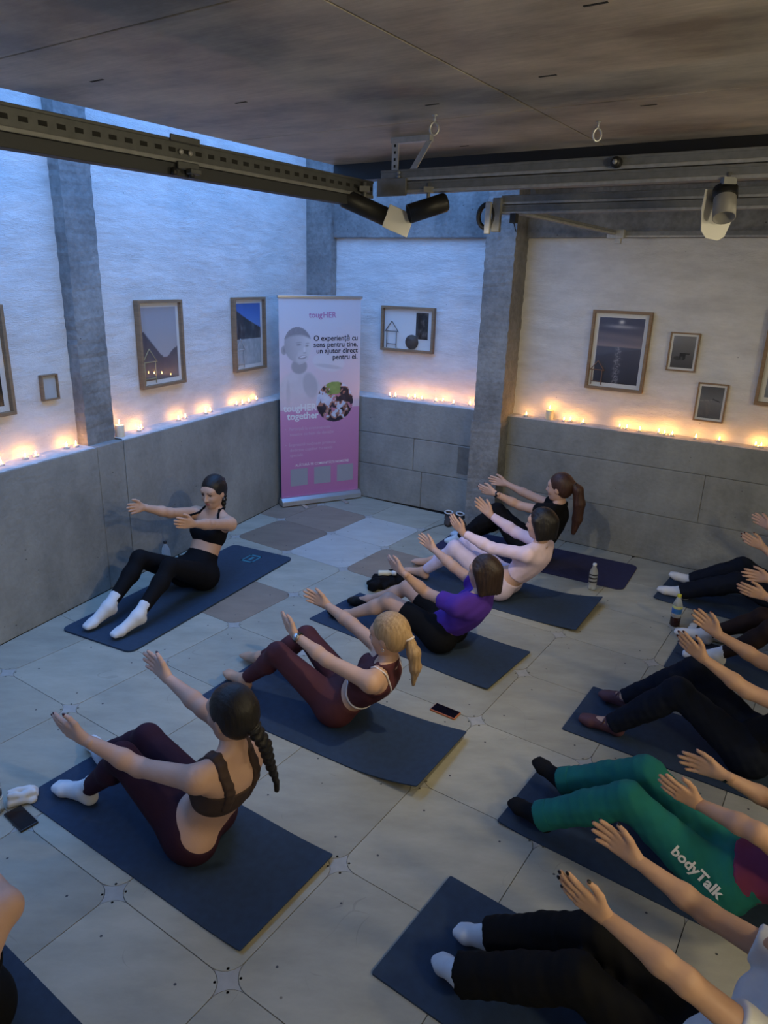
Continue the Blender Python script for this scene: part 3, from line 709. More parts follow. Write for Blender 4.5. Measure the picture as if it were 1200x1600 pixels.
    # ---- tops
    tk, tm = top[0], top[1]
    trunk = T['rib'] + T['bust'] + T['upper']
    if tk == 'bra':
        hi = rib + up * (0.070 if len(top) < 3 else top[2]) * s; lo_ = rib - up * 0.075 * s
        sdf_obj('sports_bra', infl(trunk, 0.006, [(lo_, -up)]), hres, tm, root, [(hi, nrm(up + fw * 0.25))])
        for y, q in ((1, 'L'), (-1, 'R')):
            pts = []
            for t_ in np.linspace(0, 1, 11):
                ang_ = math.pi * t_; f_ = math.cos(ang_) * 0.17; u_ = 0.02 + math.sin(ang_) * 0.20
                pts.append(rib + (fw * f_ + lat * y * (0.075 if len(top) < 4 else top[3]) + up * u_) * s)
            pts = to_surface(torso + arms, pts, 0.001, 12); sr = (0.010 if len(top) < 6 else top[5]) * s
            P3 = [to_surface(torso + arms, pts + lat * o_ * sr, 0.0015) for o_ in ((0,) if sr < 0.012 else (-0.75, 0, 0.75))]
            sdf_obj('strap', [cap(p_[i], p_[i + 1], min(sr, 0.0085), min(sr, 0.0085), 0.010) for p_ in P3 for i in range(10)], 0.005, top[4] if len(top) > 4 else tm, root)
    elif tk in ('tee', 'longsleeve', 'tank'):
        e = {'tee': 0.013, 'longsleeve': 0.007, 'tank': 0.006}[tk]
        low = pel + up * tl * (top[2] if len(top) > 2 else 0.05); P = infl(T['waist'] + trunk, e, [(low, -up)])
        if (top[2] if len(top) > 2 else 0.05) < 0.3: P += infl(T['pelvis'], e + 0.004, [(low, -up)])
        P += infl(T['shoulder'] + T['trap'], e, [(nk + v3(0, 0, 0.02), v3(0, 0, 1))])
        ex = []
        for q in 'LR':
            a, b_, c_ = J['sh' + q], J['el' + q], J['wr' + q]
            if tk == 'tee':
                d_ = nrm(b_ - a); en = a + (b_ - a) * (top[3] if len(top) > 3 else 0.55); P.append(cap(a, en + d_ * 0.05, 0.062 * s, 0.060 * s, 0.03, [(en, d_)]))
            elif tk == 'longsleeve':
                P += infl(T['uarm' + q], e); d_ = nrm(c_ - b_); P += infl(T['farm' + q], e, [(b_ + (c_ - b_) * 0.93, d_)])
        P.append(cap(nk + v3(0.03, 0, -0.02), nk + v3(0.02, 0, 0.16), 0.054 * s, 0.075 * s, 0.01, sub=True))
        wr_ = None
        if tk == 'tee': wr_ = lambda X, Y, Z: (0.003 * np.sin(X * 45 + Z * 38) * np.sin(Y * 28 + Z * 50)).astype(np.float32)
        if tk == 'longsleeve': wr_ = lambda X, Y, Z: (0.0016 * np.sin(X * 80 + Z * 60) * np.sin(Y * 50 + Z * 30)).astype(np.float32)
        cts = []
        if tk == 'tank':
            P = [p for p in P if p is not None]; cts = []
            for q in 'LR': P.append(cap(J['sh' + q] - (J['sh' + q] - ch) * 0.25, J['sh' + q] + (J['sh' + q] - ch), 0.075 * s, 0.11 * s, 0.01, sub=True))
        sdf_obj({'tee': 'tshirt', 'longsleeve': 'long_sleeve_top', 'tank': 'crop_top'}[tk], P, hres, tm, root, cts, wr_)
    # ---- feet
    if feet[0] in ('socks', 'shoes', 'strap_shoes'):
        for q in 'LR':
            kn, an = J['kn' + q], J['an' + q]; sd = nrm(an - kn); hgt = feet[2] if len(feet) > 2 else 0.09
            P = infl(T['foot' + q], 0.005)
            if feet[0] == 'socks': P += infl([cap(an - sd * 0.25, an, 0.046 * s, 0.033 * s, 0.02)], 0.004, [(an - sd * hgt, -sd)])
            else:
                fd = nrm((J['to' + q] - an) * v3(1, 1, 0)); P = infl(T['foot' + q], 0.006, [(an + fd * 0.0 + v3(0, 0, -0.004), nrm(v3(0, 0, 1) - fd * 0.02))])
            sdf_obj('sock' if feet[0] == 'socks' else 'shoe', P, 0.006, feet[1], root, [(v3(0, 0, z0 + 0.0005), v3(0, 0, -1))])
            if feet[0] == 'strap_shoes':
                fd = nrm((J['to' + q] - an) * v3(1, 1, 0)); fs = np.cross(v3(0, 0, 1), fd); c0 = an + fd * 0.035 - v3(0, 0, 0.01)
                for dx in (-0.02, 0.02):
                    pts = to_surface(T['foot' + q], [c0 + fs * y - fd * dx * (y / 0.03) + v3(0, 0, 0.02 - abs(y) * 0.6) for y in np.linspace(-0.035, 0.035, 7)], 0.003)
                    m = MB(); m.tube([tuple(p) for p in pts], 0.005, 6); m.build('shoe_strap', feet[1], root)
    # ---- hair
    HM = hairm(*hair_cols)
    Pc = [ell(W(-0.020, 0, 0.030), v3(0.100, 0.083, 0.096) * s, HA, 0.02), ell(W(-0.045, 0, -0.012), v3(0.062, 0.074, 0.075) * s, HA, 0.03)]
    ct = []; face_open = ell(W(0.092, 0, -0.022), v3(0.082, 0.069, 0.094) * s, HA, 0.012, sub=True)
    style = hair[0]
    if style in ('ponytail', 'braid'):
        b0 = W(*(hair[1] if len(hair) > 1 else (-0.115, 0, 0.02))); pts = [b0] + [hd + v3(*o) * s for o in hair[2]]
        rs = hair[3]; tail = []
        for i in range(len(pts) - 1): tail.append(cap(pts[i], pts[i + 1], rs[i] * s, rs[i + 1] * s, 0.015))
        o = sdf_obj('hair', Pc + [cap(W(-0.07, 0, 0.02), b0, 0.05 * s, 0.022 * s, 0.03), face_open], 0.006, HM, root, ct, lambda X, Y, Z: (0.0010 * np.sin(Y * 420 + X * 60) + 0 * X * Y * Z).astype(np.float32))
        if style == 'braid':
            dens = []; 
            for i in range(len(pts) - 1):
                n_ = max(2, int(np.linalg.norm(pts[i + 1] - pts[i]) / 0.015))
                for k in range(n_):
                    f_ = k / n_; dens.append((pts[i] + (pts[i + 1] - pts[i]) * f_, (rs[i] + (rs[i + 1] - rs[i]) * f_) * s))
            tail = [ell(p + v3(0, (0.28 if k % 2 else -0.28) * r, 0), (r * 0.92, r * 0.88, 0.017), None, 0.008) for k, (p, r) in enumerate(dens)]
            tail.append(cap(pts[-1], pts[-1] - v3(0, 0, 0.04), rs[-1] * s, rs[-1] * 0.9 * s, 0.01))
            sdf_obj('braid', tail, 0.004, HM, o, sm=0)
        else:
            sdf_obj('ponytail', tail, 0.005, HM, o, (), lambda X, Y, Z: (0.0016 * np.sin(Y * 350 + X * 260) + 0 * Z).astype(np.float32))
        m = MB(); d_ = nrm(pts[1] - pts[0]); m.tube([tuple(b0 + d_ * 0.01 + (np.cross(d_, v3(0, 1, 0.3)) * math.cos(a_) + np.cross(d_, np.cross(d_, v3(0, 1, 0.3))) * math.sin(a_)) * (rs[0] * s)) for a_ in np.linspace(0, 2 * math.pi, 12, False)], 0.006, 6, True)
        m.build('hair_tie', hair[4] if len(hair) > 4 else MATS.get('black_paint') or M_BLACK, o)
    else:   # loose hair: bob to the given drop
        drop = hair[1]
        P = Pc + [ell(W(-0.042, 0, -0.03 - drop * 0.35), v3(0.062, 0.088, 0.06 + drop * 0.62) * s, HA, 0.03)]
        for y in (-1, 1): P.append(cap(W(0.005, 0.074 * y, 0.03), W(-0.018, 0.080 * y, -0.05 - drop), 0.026 * s, 0.020 * s, 0.03))
        P.append(cap(W(-0.085, 0, 0.02), W(-0.085, 0, -0.05 - drop), 0.045 * s, 0.03 * s, 0.03))
        ct2 = ct if len(hair) < 3 else []
        o = sdf_obj('hair', P + [face_open, cap(W(0.10, 0, -0.06), W(0.075, 0, -0.2), 0.062 * s, 0.075 * s, 0.02, sub=True)], 0.006, HM, root, [(W(0, 0, -0.055 - drop), -hz)], lambda X, Y, Z: (0.0013 * np.sin(Y * 380 + X * 220) + 0 * Z).astype(np.float32))
    for ex in extras: ex(root, J, T, s, torso, W)
    return root, J, T, s, W

def wrist_band(side, name, material, face=None, r=0.027, w=0.012):
    def f(root, J, T, s, torso, W):
        a, b = J['el' + side], J['wr' + side]; d = nrm(b - a); c = b - d * 0.02; u = nrm(v3(0, 0, 1) - d * d[2]); v = np.cross(d, u)
        m = MB()
        ring = [(c + (u * math.cos(t) + v * math.sin(t)) * r * s) for t in np.linspace(0, 2 * math.pi, 20, False)]
        for sgn in (-0.35, 0.35): m.tube([tuple(p + d * w * sgn) for p in ring], w * 0.42, 6, True)
        o = m.build(name, material, root)
        if face:
            y = 1 if side == 'L' else -1; n = nrm(v3(0, y * 0.9, 0.6) - d * (v3(0, y * 0.9, 0.6) @ d)); x = np.cross(d, n)
            Mx = Matrix((x, d, n)).transposed().to_4x4(); Mx.translation = Vector(c + n * (r + 0.001) * s)
            k = MB(); k.lathe([(0.017, -0.003), (0.018, 0.002), (0.016, 0.006)], 20, Mx); k.build('watch_face', face, o)
    return f
# joints of every figure, metres in its own frame (forward, left, up)
POSE = {
'p2': dict(S=(-0.867, 2.442), ang=146.45, s=0.984, J=dict(pel=(-0.175,0.007,0.101), ch=(-0.380,-0.001,0.435), nk=(-0.393,-0.009,0.514), hd=(-0.373,-0.023,0.667), shL=(-0.367,0.150,0.481), shR=(-0.357,-0.155,0.417), elL=(-0.103,0.196,0.440), elR=(-0.106,-0.124,0.524), wrL=(0.093,0.288,0.536), wrR=(0.119,-0.131,0.583), fiL=(0.250,0.327,0.584), fiR=(0.277,-0.148,0.638), hpL=(-0.210,0.083,0.109), hpR=(-0.152,-0.075,0.110), knL=(0.111,0.125,0.346), knR=(0.224,-0.083,0.269), anL=(0.373,0.144,0.068), anR=(0.550,-0.059,0.066), toL=(0.545,0.178,0.029), toR=(0.720,-0.111,0.030))),
'p3': dict(S=(-0.100, 3.181), ang=146.45, s=0.949, J=dict(pel=(0.127,0.002,0.104), ch=(-0.153,0.008,0.356), nk=(-0.183,0.001,0.424), hd=(-0.169,0.001,0.569), shL=(-0.180,0.157,0.381), shR=(-0.070,-0.119,0.385), elL=(0.075,0.173,0.423), elR=(0.178,-0.174,0.444), wrL=(0.288,0.160,0.484), wrR=(0.392,-0.227,0.473), fiL=(0.431,0.126,0.547), fiR=(0.544,-0.205,0.520), hpL=(0.115,0.082,0.110), hpR=(0.132,-0.079,0.110), knL=(0.433,0.141,0.325), knR=(0.472,-0.144,0.290), anL=(0.694,0.130,0.064), anR=(0.772,-0.078,0.078), toL=(0.867,0.110,0.042), toR=(0.938,-0.110,0.030))),
'p4': dict(S=(0.231, 4.155), ang=146.45, s=0.929, J=dict(pel=(-0.185,-0.000,0.102), ch=(-0.425,0.023,0.366), nk=(-0.456,0.025,0.432), hd=(-0.458,0.016,0.572), shL=(-0.371,0.164,0.382), shR=(-0.405,-0.124,0.387), elL=(-0.124,0.105,0.378), elR=(-0.169,-0.145,0.482), wrL=(-0.013,0.219,0.527), wrR=(0.026,-0.229,0.526), fiL=(0.135,0.186,0.570), fiR=(0.166,-0.266,0.583), hpL=(-0.203,0.078,0.108), hpR=(-0.200,-0.079,0.109), knL=(0.146,0.108,0.248), knR=(0.146,-0.118,0.257), anL=(0.455,0.145,0.064), anR=(0.458,-0.119,0.075), toL=(0.621,0.110,0.033), toR=(0.624,-0.110,0.030))),
'p5': dict(S=(0.878, 4.830), ang=146.45, s=0.969, J=dict(pel=(-0.016,-0.000,0.109), ch=(-0.271,0.002,0.399), nk=(-0.290,0.000,0.475), hd=(-0.266,0.006,0.620), shL=(-0.241,0.153,0.426), shR=(-0.260,-0.153,0.406), elL=(0.024,0.166,0.417), elR=(-0.001,-0.209,0.433), wrL=(0.241,0.185,0.485), wrR=(0.204,-0.175,0.536), fiL=(0.364,0.198,0.599), fiR=(0.336,-0.162,0.645), hpL=(-0.001,0.082,0.111), hpR=(-0.003,-0.082,0.110), knL=(0.330,0.126,0.329), knR=(0.348,-0.098,0.298), anL=(0.599,0.111,0.065), anR=(0.647,-0.110,0.068), toL=(0.776,0.110,0.038), toR=(0.822,-0.110,0.030))),
'p6': dict(S=(1.239, 5.482), ang=146.45, s=0.976, J=dict(pel=(-0.008,0.003,0.111), ch=(-0.164,0.002,0.469), nk=(-0.189,-0.007,0.542), hd=(-0.171,0.007,0.687), shL=(-0.154,0.154,0.513), shR=(-0.124,-0.150,0.467), elL=(0.108,0.106,0.502), elR=(0.140,-0.172,0.518), wrL=(0.296,0.197,0.593), wrR=(0.363,-0.172,0.578), fiL=(0.461,0.191,0.607), fiR=(0.529,-0.165,0.590), hpL=(0.029,0.079,0.113), hpR=(-0.014,-0.081,0.110), knL=(0.319,0.063,0.398), knR=(0.336,-0.110,0.301), anL=(0.592,0.131,0.129), anR=(0.638,-0.110,0.070), toL=(0.753,0.108,0.051), toR=(0.816,-0.110,0.041))),
'p1': dict(S=(-1.397, 4.744), ang=244.00, s=1.003, J=dict(pel=(-0.048,-0.002,0.114), ch=(-0.293,-0.005,0.441), nk=(-0.312,0.001,0.521), hd=(-0.289,0.007,0.674), shL=(-0.278,0.155,0.450), shR=(-0.277,-0.163,0.479), elL=(-0.018,0.196,0.533), elR=(-0.012,-0.165,0.556), wrL=(0.201,0.231,0.608), wrR=(0.200,-0.208,0.649), fiL=(0.362,0.226,0.663), fiR=(0.368,-0.202,0.681), hpL=(-0.039,0.084,0.111), hpR=(-0.016,-0.083,0.112), knL=(0.318,0.116,0.319), knR=(0.334,-0.137,0.330), anL=(0.648,0.132,0.096), anR=(0.663,-0.108,0.110), toL=(0.830,0.096,0.029), toR=(0.839,-0.133,0.029))),
'p7': dict(S=(2.577, 4.787), ang=146.45, s=0.962, J=dict(pel=(-0.394,0.000,0.110), ch=(-0.609,-0.000,0.429), nk=(-0.623,-0.000,0.508), hd=(-0.594,-0.000,0.654), shL=(-0.594,0.153,0.440), shR=(-0.587,-0.152,0.441), elL=(-0.333,0.190,0.419), elR=(-0.325,-0.190,0.461), wrL=(-0.144,0.179,0.542), wrR=(-0.142,-0.160,0.590), fiL=(0.007,0.198,0.600), fiR=(-0.006,-0.238,0.633), hpL=(-0.407,0.081,0.110), hpR=(-0.384,-0.081,0.110), knL=(-0.031,0.103,0.223), knR=(-0.025,-0.099,0.275), anL=(0.312,0.133,0.064), anR=(0.289,-0.114,0.075), toL=(0.488,0.124,0.033), toR=(0.465,-0.121,0.078))),
'p8': dict(S=(2.296, 3.905), ang=146.45, s=0.966, J=dict(pel=(-0.380,0.001,0.110), ch=(-0.512,-0.000,0.472), nk=(-0.526,-0.000,0.551), hd=(-0.498,-0.000,0.698), shL=(-0.496,0.153,0.483), shR=(-0.490,-0.153,0.484), elL=(-0.232,0.188,0.485), elR=(-0.226,-0.189,0.481), wrL=(-0.012,0.166,0.533), wrR=(-0.001,-0.189,0.512), fiL=(0.138,0.218,0.571), fiR=(0.163,-0.190,0.512), hpL=(-0.401,0.080,0.109), hpR=(-0.366,-0.081,0.110), knL=(-0.083,0.145,0.333), knR=(-0.013,-0.111,0.290), anL=(0.175,0.126,0.064), anR=(0.292,-0.110,0.070), toL=(0.358,0.159,0.029), toR=(0.468,-0.110,0.039))),
'p9': dict(S=(1.606, 3.078), ang=146.45, s=0.970, J=dict(pel=(-0.257,0.000,0.111), ch=(-0.488,0.000,0.423), nk=(-0.502,0.000,0.502), hd=(-0.473,0.000,0.650), shL=(-0.462,0.153,0.436), shR=(-0.476,-0.154,0.433), elL=(-0.200,0.174,0.481), elR=(-0.214,-0.188,0.471), wrL=(0.002,0.185,0.584), wrR=(-0.001,-0.187,0.552), fiL=(0.136,0.200,0.677), fiR=(0.140,-0.199,0.640), hpL=(-0.239,0.082,0.111), hpR=(-0.253,-0.082,0.110), knL=(0.093,0.106,0.331), knR=(0.068,-0.144,0.338), anL=(0.357,0.153,0.064), anR=(0.360,-0.076,0.094), toL=(0.531,0.154,0.029), toR=(0.513,-0.140,0.032))),
'p10': dict(S=(1.092, 2.321), ang=146.45, s=0.967, J=dict(pel=(-0.303,0.000,0.112), ch=(-0.635,0.002,0.314), nk=(-0.649,0.003,0.393), hd=(-0.619,0.001,0.540), shL=(-0.571,0.143,0.332), shR=(-0.669,-0.148,0.318), elL=(-0.380,0.230,0.495), elR=(-0.415,-0.222,0.320), wrL=(-0.177,0.140,0.452), wrR=(-0.212,-0.163,0.401), fiL=(-0.036,0.187,0.522), fiR=(-0.046,-0.170,0.403), hpL=(-0.280,0.081,0.111), hpR=(-0.293,-0.082,0.111), knL=(0.070,0.082,0.306), knR=(0.050,-0.117,0.310), anL=(0.383,0.126,0.096), anR=(0.376,-0.109,0.119), toL=(0.543,0.069,0.048), toR=(0.538,-0.174,0.115))),
'p11': dict(S=(0.658, 1.626), ang=146.45, s=0.955, J=dict(pel=(-0.347,0.000,0.110), ch=(-0.542,0.001,0.438), nk=(-0.557,0.001,0.516), hd=(-0.528,0.000,0.662), shL=(-0.511,0.150,0.453), shR=(-0.536,-0.152,0.447), elL=(-0.279,0.183,0.573), elR=(-0.276,-0.178,0.469), wrL=(-0.061,0.162,0.624), wrR=(-0.059,-0.190,0.532), fiL=(0.074,0.195,0.707), fiR=(0.092,-0.198,0.593), hpL=(-0.353,0.081,0.110), hpR=(-0.343,-0.081,0.110), knL=(-0.002,0.089,0.283), knR=(-0.000,-0.068,0.300), anL=(0.330,0.154,0.121), anR=(0.316,-0.036,0.113), toL=(0.458,0.082,0.029), toR=(0.458,-0.055,0.027))),
'p12': dict(S=(-1.236, 1.486), ang=146.45, s=0.970, J=dict(pel=(0.000,0.000,0.115), ch=(-0.150,0.000,0.470), nk=(-0.160,0.000,0.550), hd=(-0.130,0.000,0.700), shL=(-0.120,0.160,0.480), shR=(-0.120,-0.160,0.480), elL=(0.130,0.190,0.500), elR=(0.130,-0.190,0.500), wrL=(0.350,0.190,0.550), wrR=(0.350,-0.190,0.550), fiL=(0.500,0.190,0.600), fiR=(0.500,-0.190,0.600), hpL=(0.000,0.085,0.115), hpR=(0.000,-0.085,0.115), knL=(0.330,0.110,0.330), knR=(0.330,-0.110,0.330), anL=(0.620,0.110,0.070), anR=(0.620,-0.110,0.070), toL=(0.790,0.110,0.035), toR=(0.790,-0.110,0.035))),
}
BLK = cloth('black_knit', (0.006, 0.006, 0.008), 0.8); BLK2 = cloth('black_jersey', (0.006, 0.006, 0.0075), 0.85)
NAVY = cloth('navy_jersey', (0.008, 0.011, 0.022), 0.85); PLUM = cloth('dark_plum_knit', (0.035, 0.012, 0.024), 0.75); MAROON = cloth('maroon_knit', (0.085, 0.022, 0.028), 0.75)
BROWNB = cloth('brown_knit', (0.06, 0.036, 0.030), 0.75); PURPLE = cloth('violet_cotton', (0.085, 0.03, 0.33), 0.9); PINK = cloth('pale_pink_knit', (0.80, 0.62, 0.71), 0.85); LILAC = cloth('pale_lilac_knit', (0.66, 0.55, 0.68), 0.85)
TEAL = cloth('teal_fleece', (0.012, 0.165, 0.150), 0.9); WINE = cloth('wine_jersey', (0.19, 0.035, 0.095), 0.85); WHITEC = cloth('white_cotton', (0.74, 0.74, 0.74), 0.9); SOCKW = cloth('white_sock', (0.72, 0.73, 0.76), 0.95); SOCKB = cloth('black_sock', (0.012, 0.012, 0.014), 0.95)
DBROWN = cloth('dark_brown_knit', (0.030, 0.018, 0.016), 0.8); MAUVE = cloth('mauve_leather', (0.10, 0.045, 0.06), 0.6); SHOEB = cloth('black_leather', (0.012, 0.012, 0.012), 0.5)
TRIM = cloth('white_trim', (0.75, 0.68, 0.68), 0.8); M_TIEW = mat('pale_tie', (0.7, 0.6, 0.55), 0.6)
M_WATCHS = mat('watch_steel', (0.6, 0.62, 0.65), 0.25, 0.9); M_SCREEN = mat('dark_glass', (0.006, 0.006, 0.008), 0.08)
NAIL_D = ('dark_red_polish', (0.06, 0.008, 0.012), 0.2); NAIL_N = ('clear_polish', (0.55, 0.30, 0.25), 0.25)
SK1 = ('skin_tan', (0.46, 0.25, 0.175)); SK2 = ('skin_fair', (0.60, 0.37, 0.275)); SK3 = ('skin_warm', (0.62, 0.37, 0.25)); SK4 = ('skin_rose', (0.57, 0.34, 0.26))
H_BLK = ('black_hair', (0.016, 0.012, 0.011), (0.007, 0.006, 0.006)); H_DBR = ('dark_brown_hair', (0.045, 0.024, 0.016), (0.018, 0.010, 0.008)); H_RBR = ('auburn_brown_hair', (0.075, 0.032, 0.020), (0.035, 0.015, 0.010)); H_BLO = ('blonde_hair', (0.50, 0.33, 0.17), (0.30, 0.18, 0.085))

def earring(root, J, T, s, torso, W):
    for y in (-1, 1):
        m = MB(); m.tube([tuple(W(-0.004 + 0.008 * math.cos(t), 0.081 * y, -0.05 + 0.008 * math.sin(t))) for t in np.linspace(0, 6.28, 10, False)], 0.0016, 5, True)
        m.build('earring', M_WATCHS, root)

def white_piping(root, J, T, s, torso, W):
    # white trim lines of the crop top: hem and the two straps down the back
    up = nrm(J['ch'] - J['pel']); lat = nrm(J['shL'] - J['shR']); lat = nrm(lat - up * (lat @ up)); fw = np.cross(lat, up); c = J['pel'] + up * np.linalg.norm(J['ch'] - J['pel']) * 0.47
    pts = to_surface(torso, [c + (fw * math.cos(t) * 0.13 + lat * math.sin(t) * 0.15) for t in np.linspace(0, 2 * math.pi, 40, False)], 0.007)
    m = MB(); m.tube([tuple(p) for p in pts], 0.0045, 6, True); m.build('hem_piping', TRIM, root)
    for y in (-1, 1):
        pl = [J['ch'] + (fw * 0.07 + lat * 0.085 * y + up * 0.045), J['ch'] + (lat * 0.078 * y + up * 0.09), J['ch'] + (-fw * 0.08 + lat * 0.070 * y + up * 0.03), J['ch'] + (-fw * 0.10 + lat * 0.045 * y - up * 0.06), J['ch'] + (-fw * 0.10 + lat * 0.02 * y - up * 0.13)]
        dense = [pl[i] + (pl[i + 1] - pl[i]) * t for i in range(4) for t in (0, .25, .5, .75)] + [pl[-1]]
        pts = to_surface(torso, dense, 0.004); m = MB(); m.tube([tuple(p) for p in pts], 0.0048, 6); m.build('strap', TRIM, root)

def print_text(body, size, offset=0.0, align='CENTER', shear=0.0):
    cu = bpy.data.curves.new('lettering', 'FONT'); cu.body = body; cu.size = size; cu.align_x = align; cu.offset = offset; cu.shear = shear; cu.resolution_u = 3
    o = bpy.data.objects.new('lettering', cu); COL.objects.link(o)
    bpy.context.view_layer.update()
    me = bpy.data.meshes.new_from_object(o.evaluated_get(bpy.context.evaluated_depsgraph_get()))
    bpy.data.objects.remove(o); bpy.data.curves.remove(cu)
    me.name = 'lettering'
    return me

def thigh_print(root, J, T, s, torso, W):
    # the word on the left thigh, wrapped onto the cloth
    me = print_text('bodyTalk', 0.054, 0.0018)
    bm = bmesh.new(); bm.from_mesh(me); bmesh.ops.triangulate(bm, faces=bm.faces); 
    bmesh.ops.subdivide_edges(bm, edges=[e for e in bm.edges if e.calc_length() > 0.012], cuts=2, use_grid_fill=True); bmesh.ops.triangulate(bm, faces=bm.faces); bm.to_mesh(me); bm.free()
    h, k = J['hpL'], J['knL']; x = nrm(h - k); outn = nrm(v3(0.15, 1.0, 0.62)); outn = nrm(outn - x * (outn @ x)); y = np.cross(outn, x)
    c = k + (h - k) * 0.775; prims = infl(T['thighL'] + T['glute'] + T['pelvis'], 0.0125)
    P = np.array([c + x * (v.co.x) + y * (v.co.y - 0.018) + outn * 0.10 for v in me.vertices])
    for _ in range(26):
        d = sdf_at(prims, P) - 0.0028; P = P - outn * np.clip(d, -0.02, 0.02)[:, None] * 0.8
    for v, p in zip(me.vertices, P): v.co = p
    me.materials.clear(); me.materials.append(mat('white_print', (0.78, 0.80, 0.80), 0.7))
    o = bpy.data.objects.new('lettering', me); link(o, root); o['label'] = 'white word bodyTalk printed on the thigh'
    # small red and white tab at the hip
    for i, (m_, dx) in enumerate(((mat('red_tab', (0.42, 0.05, 0.07), 0.7), 0.0), (mat('white_tab', (0.7, 0.66, 0.6), 0.7), 0.034))):
        pts = []
        for a_, b_ in ((0, 0), (0.032, 0), (0.032, 0.028), (0, 0.028)): pts.append(h + x * (dx + a_ - 0.01) + y * (b_ - 0.075) + outn * 0.16)
        for _ in range(26): pts = [p - outn * np.clip(sdf_at(prims, p)[0] - 0.004, -0.02, 0.02) * 0.8 for p in pts]
        q = MB(); q.add([tuple(p) for p in pts] + [tuple(p - outn * 0.006) for p in pts], [(0, 1, 2, 3), (7, 6, 5, 4), (0, 4, 5, 1), (1, 5, 6, 2), (2, 6, 7, 3), (3, 7, 4, 0)]); q.build('hip_tab', m_, root)

def build_people():
    P = POSE
    person(P['p1'], 'woman in black sports bra and leggings with braid facing the class', SK3, ('bra', BLK), ('leggings', BLK, 0.40), ('socks', SOCKW, 0.10), ('braid', (-0.105, 0.0, 0.045), [(-0.125, -0.01, 0.02), (-0.135, -0.02, -0.10), (-0.115, -0.02, -0.22)], [0.030, 0.028, 0.024, 0.014]), H_BLK, (earring,), None, 0.22, 0.05, 0.0085, 0.012)
    person(P['p2'], 'woman in brown sports bra and plum leggings with dark braid', SK2, ('bra', BROWNB, 0.075, 0.085, BROWNB, 0.017), ('leggings', PLUM, 0.20), ('socks', SOCKW, 0.085), ('braid', (-0.105, 0.0, -0.02), [(-0.135, -0.035, -0.10), (-0.135, -0.06, -0.20), (-0.14, -0.09, -0.30)], [0.032, 0.026, 0.021, 0.012]), H_BLK, (), NAIL_D, 0.10, 0.0)
    person(P['p3'], 'blonde woman in maroon leggings and white piped crop top', SK3, ('tank', MAROON, 0.47), ('leggings', MAROON, 0.30), ('bare',), ('ponytail', (-0.112, 0.0, 0.0), [(-0.150, -0.01, -0.06), (-0.160, -0.015, -0.14), (-0.150, -0.02, -0.25)], [0.026, 0.034, 0.030, 0.008], M_TIEW), H_BLO, (wrist_band('L', 'watch', M_BLACK, M_WATCHS), white_piping, earring), NAIL_N, 0.16, 0.1)
    person(P['p4'], 'woman in violet T-shirt and black shorts with brown bob', SK2, ('tee', PURPLE, -0.12, 0.50), ('shorts', BLK2), ('shoes', SHOEB), ('bob', 0.075), H_DBR, (), NAIL_N, 0.12, 0.0, gl=1.04)
    person(P['p5'], 'woman in pale pink long sleeve top and lilac leggings', SK2, ('longsleeve', PINK, 0.40), ('leggings', LILAC, 0.22), ('bare',), ('bob', 0.05), H_BLK, (), NAIL_N, 0.10, 0.0)
    person(P['p6'], 'woman in black T-shirt with long auburn ponytail by the wall', SK2, ('tee', BLK2, 0.0, 0.42), ('trousers', BLK, 0.3, (0.056, 0.048)), ('socks', cloth('pale_blue_sock', (0.55, 0.66, 0.78), 0.95), 0.07), ('ponytail', (-0.112, 0.0, 0.035), [(-0.150, -0.01, 0.0), (-0.172, -0.015, -0.11), (-0.170, -0.02, -0.24), (-0.150, -0.02, -0.36)], [0.026, 0.042, 0.046, 0.040, 0.020]), H_RBR, (wrist_band('L', 'watch', M_BLACK, M_SCREEN),), NAIL_D, 0.10, 0.0)
    person(P['p7'], 'person in navy trousers and white socks by the right wall', SK2, ('tee', BLK2), ('trousers', NAVY, 0.3, (0.062, 0.066)), ('socks', SOCKW, 0.06), ('bob', 0.05), H_DBR, (), NAIL_D, hres=0.010)
    person(P['p8'], 'person in dark brown leggings and white socks', SK2, ('tee', BLK2), ('leggings', DBROWN, 0.3), ('socks', SOCKW, 0.07), ('bob', 0.05), H_DBR, (), NAIL_N, hres=0.010)
    person(P['p9'], 'person in navy trousers and mauve cross strap shoes', SK3, ('tee', BLK2), ('trousers', NAVY, 0.3, (0.058, 0.056)), ('strap_shoes', MAUVE), ('bob', 0.05), H_DBR, (), NAIL_D, hres=0.0085)
    person(P['p10'], 'person in teal joggers and wine red top', SK3, ('tee', WINE, 0.20), ('trousers', TEAL, 0.36, (0.062, 0.060), True), ('socks', SOCKB, 0.10), ('bob', 0.06), H_DBR, (wrist_band('R', 'wrist_tie', M_BLACK, None, 0.0245, 0.008), thigh_print), NAIL_N, hres=0.0085)
    person(P['p11'], 'person in white T-shirt and wide black trousers with white socks', SK3, ('tee', WHITEC, 0.05, 0.50), ('trousers', BLK2, 0.3, (0.064, 0.070)), ('socks', SOCKW, 0.06), ('bob', 0.06), H_DBR, (), ('black_polish', (0.02, 0.014, 0.016), 0.2), hres=0.0085)
    person(P['p12'], 'person with bare back in black leggings at the floor edge by the near mat', SK2, ('bra', BLK, 0.02), ('leggings', BLK, 0.42), ('socks', SOCKW, 0.06), ('bob', 0.05), H_DBR, (), None, hres=0.010)
build_people()
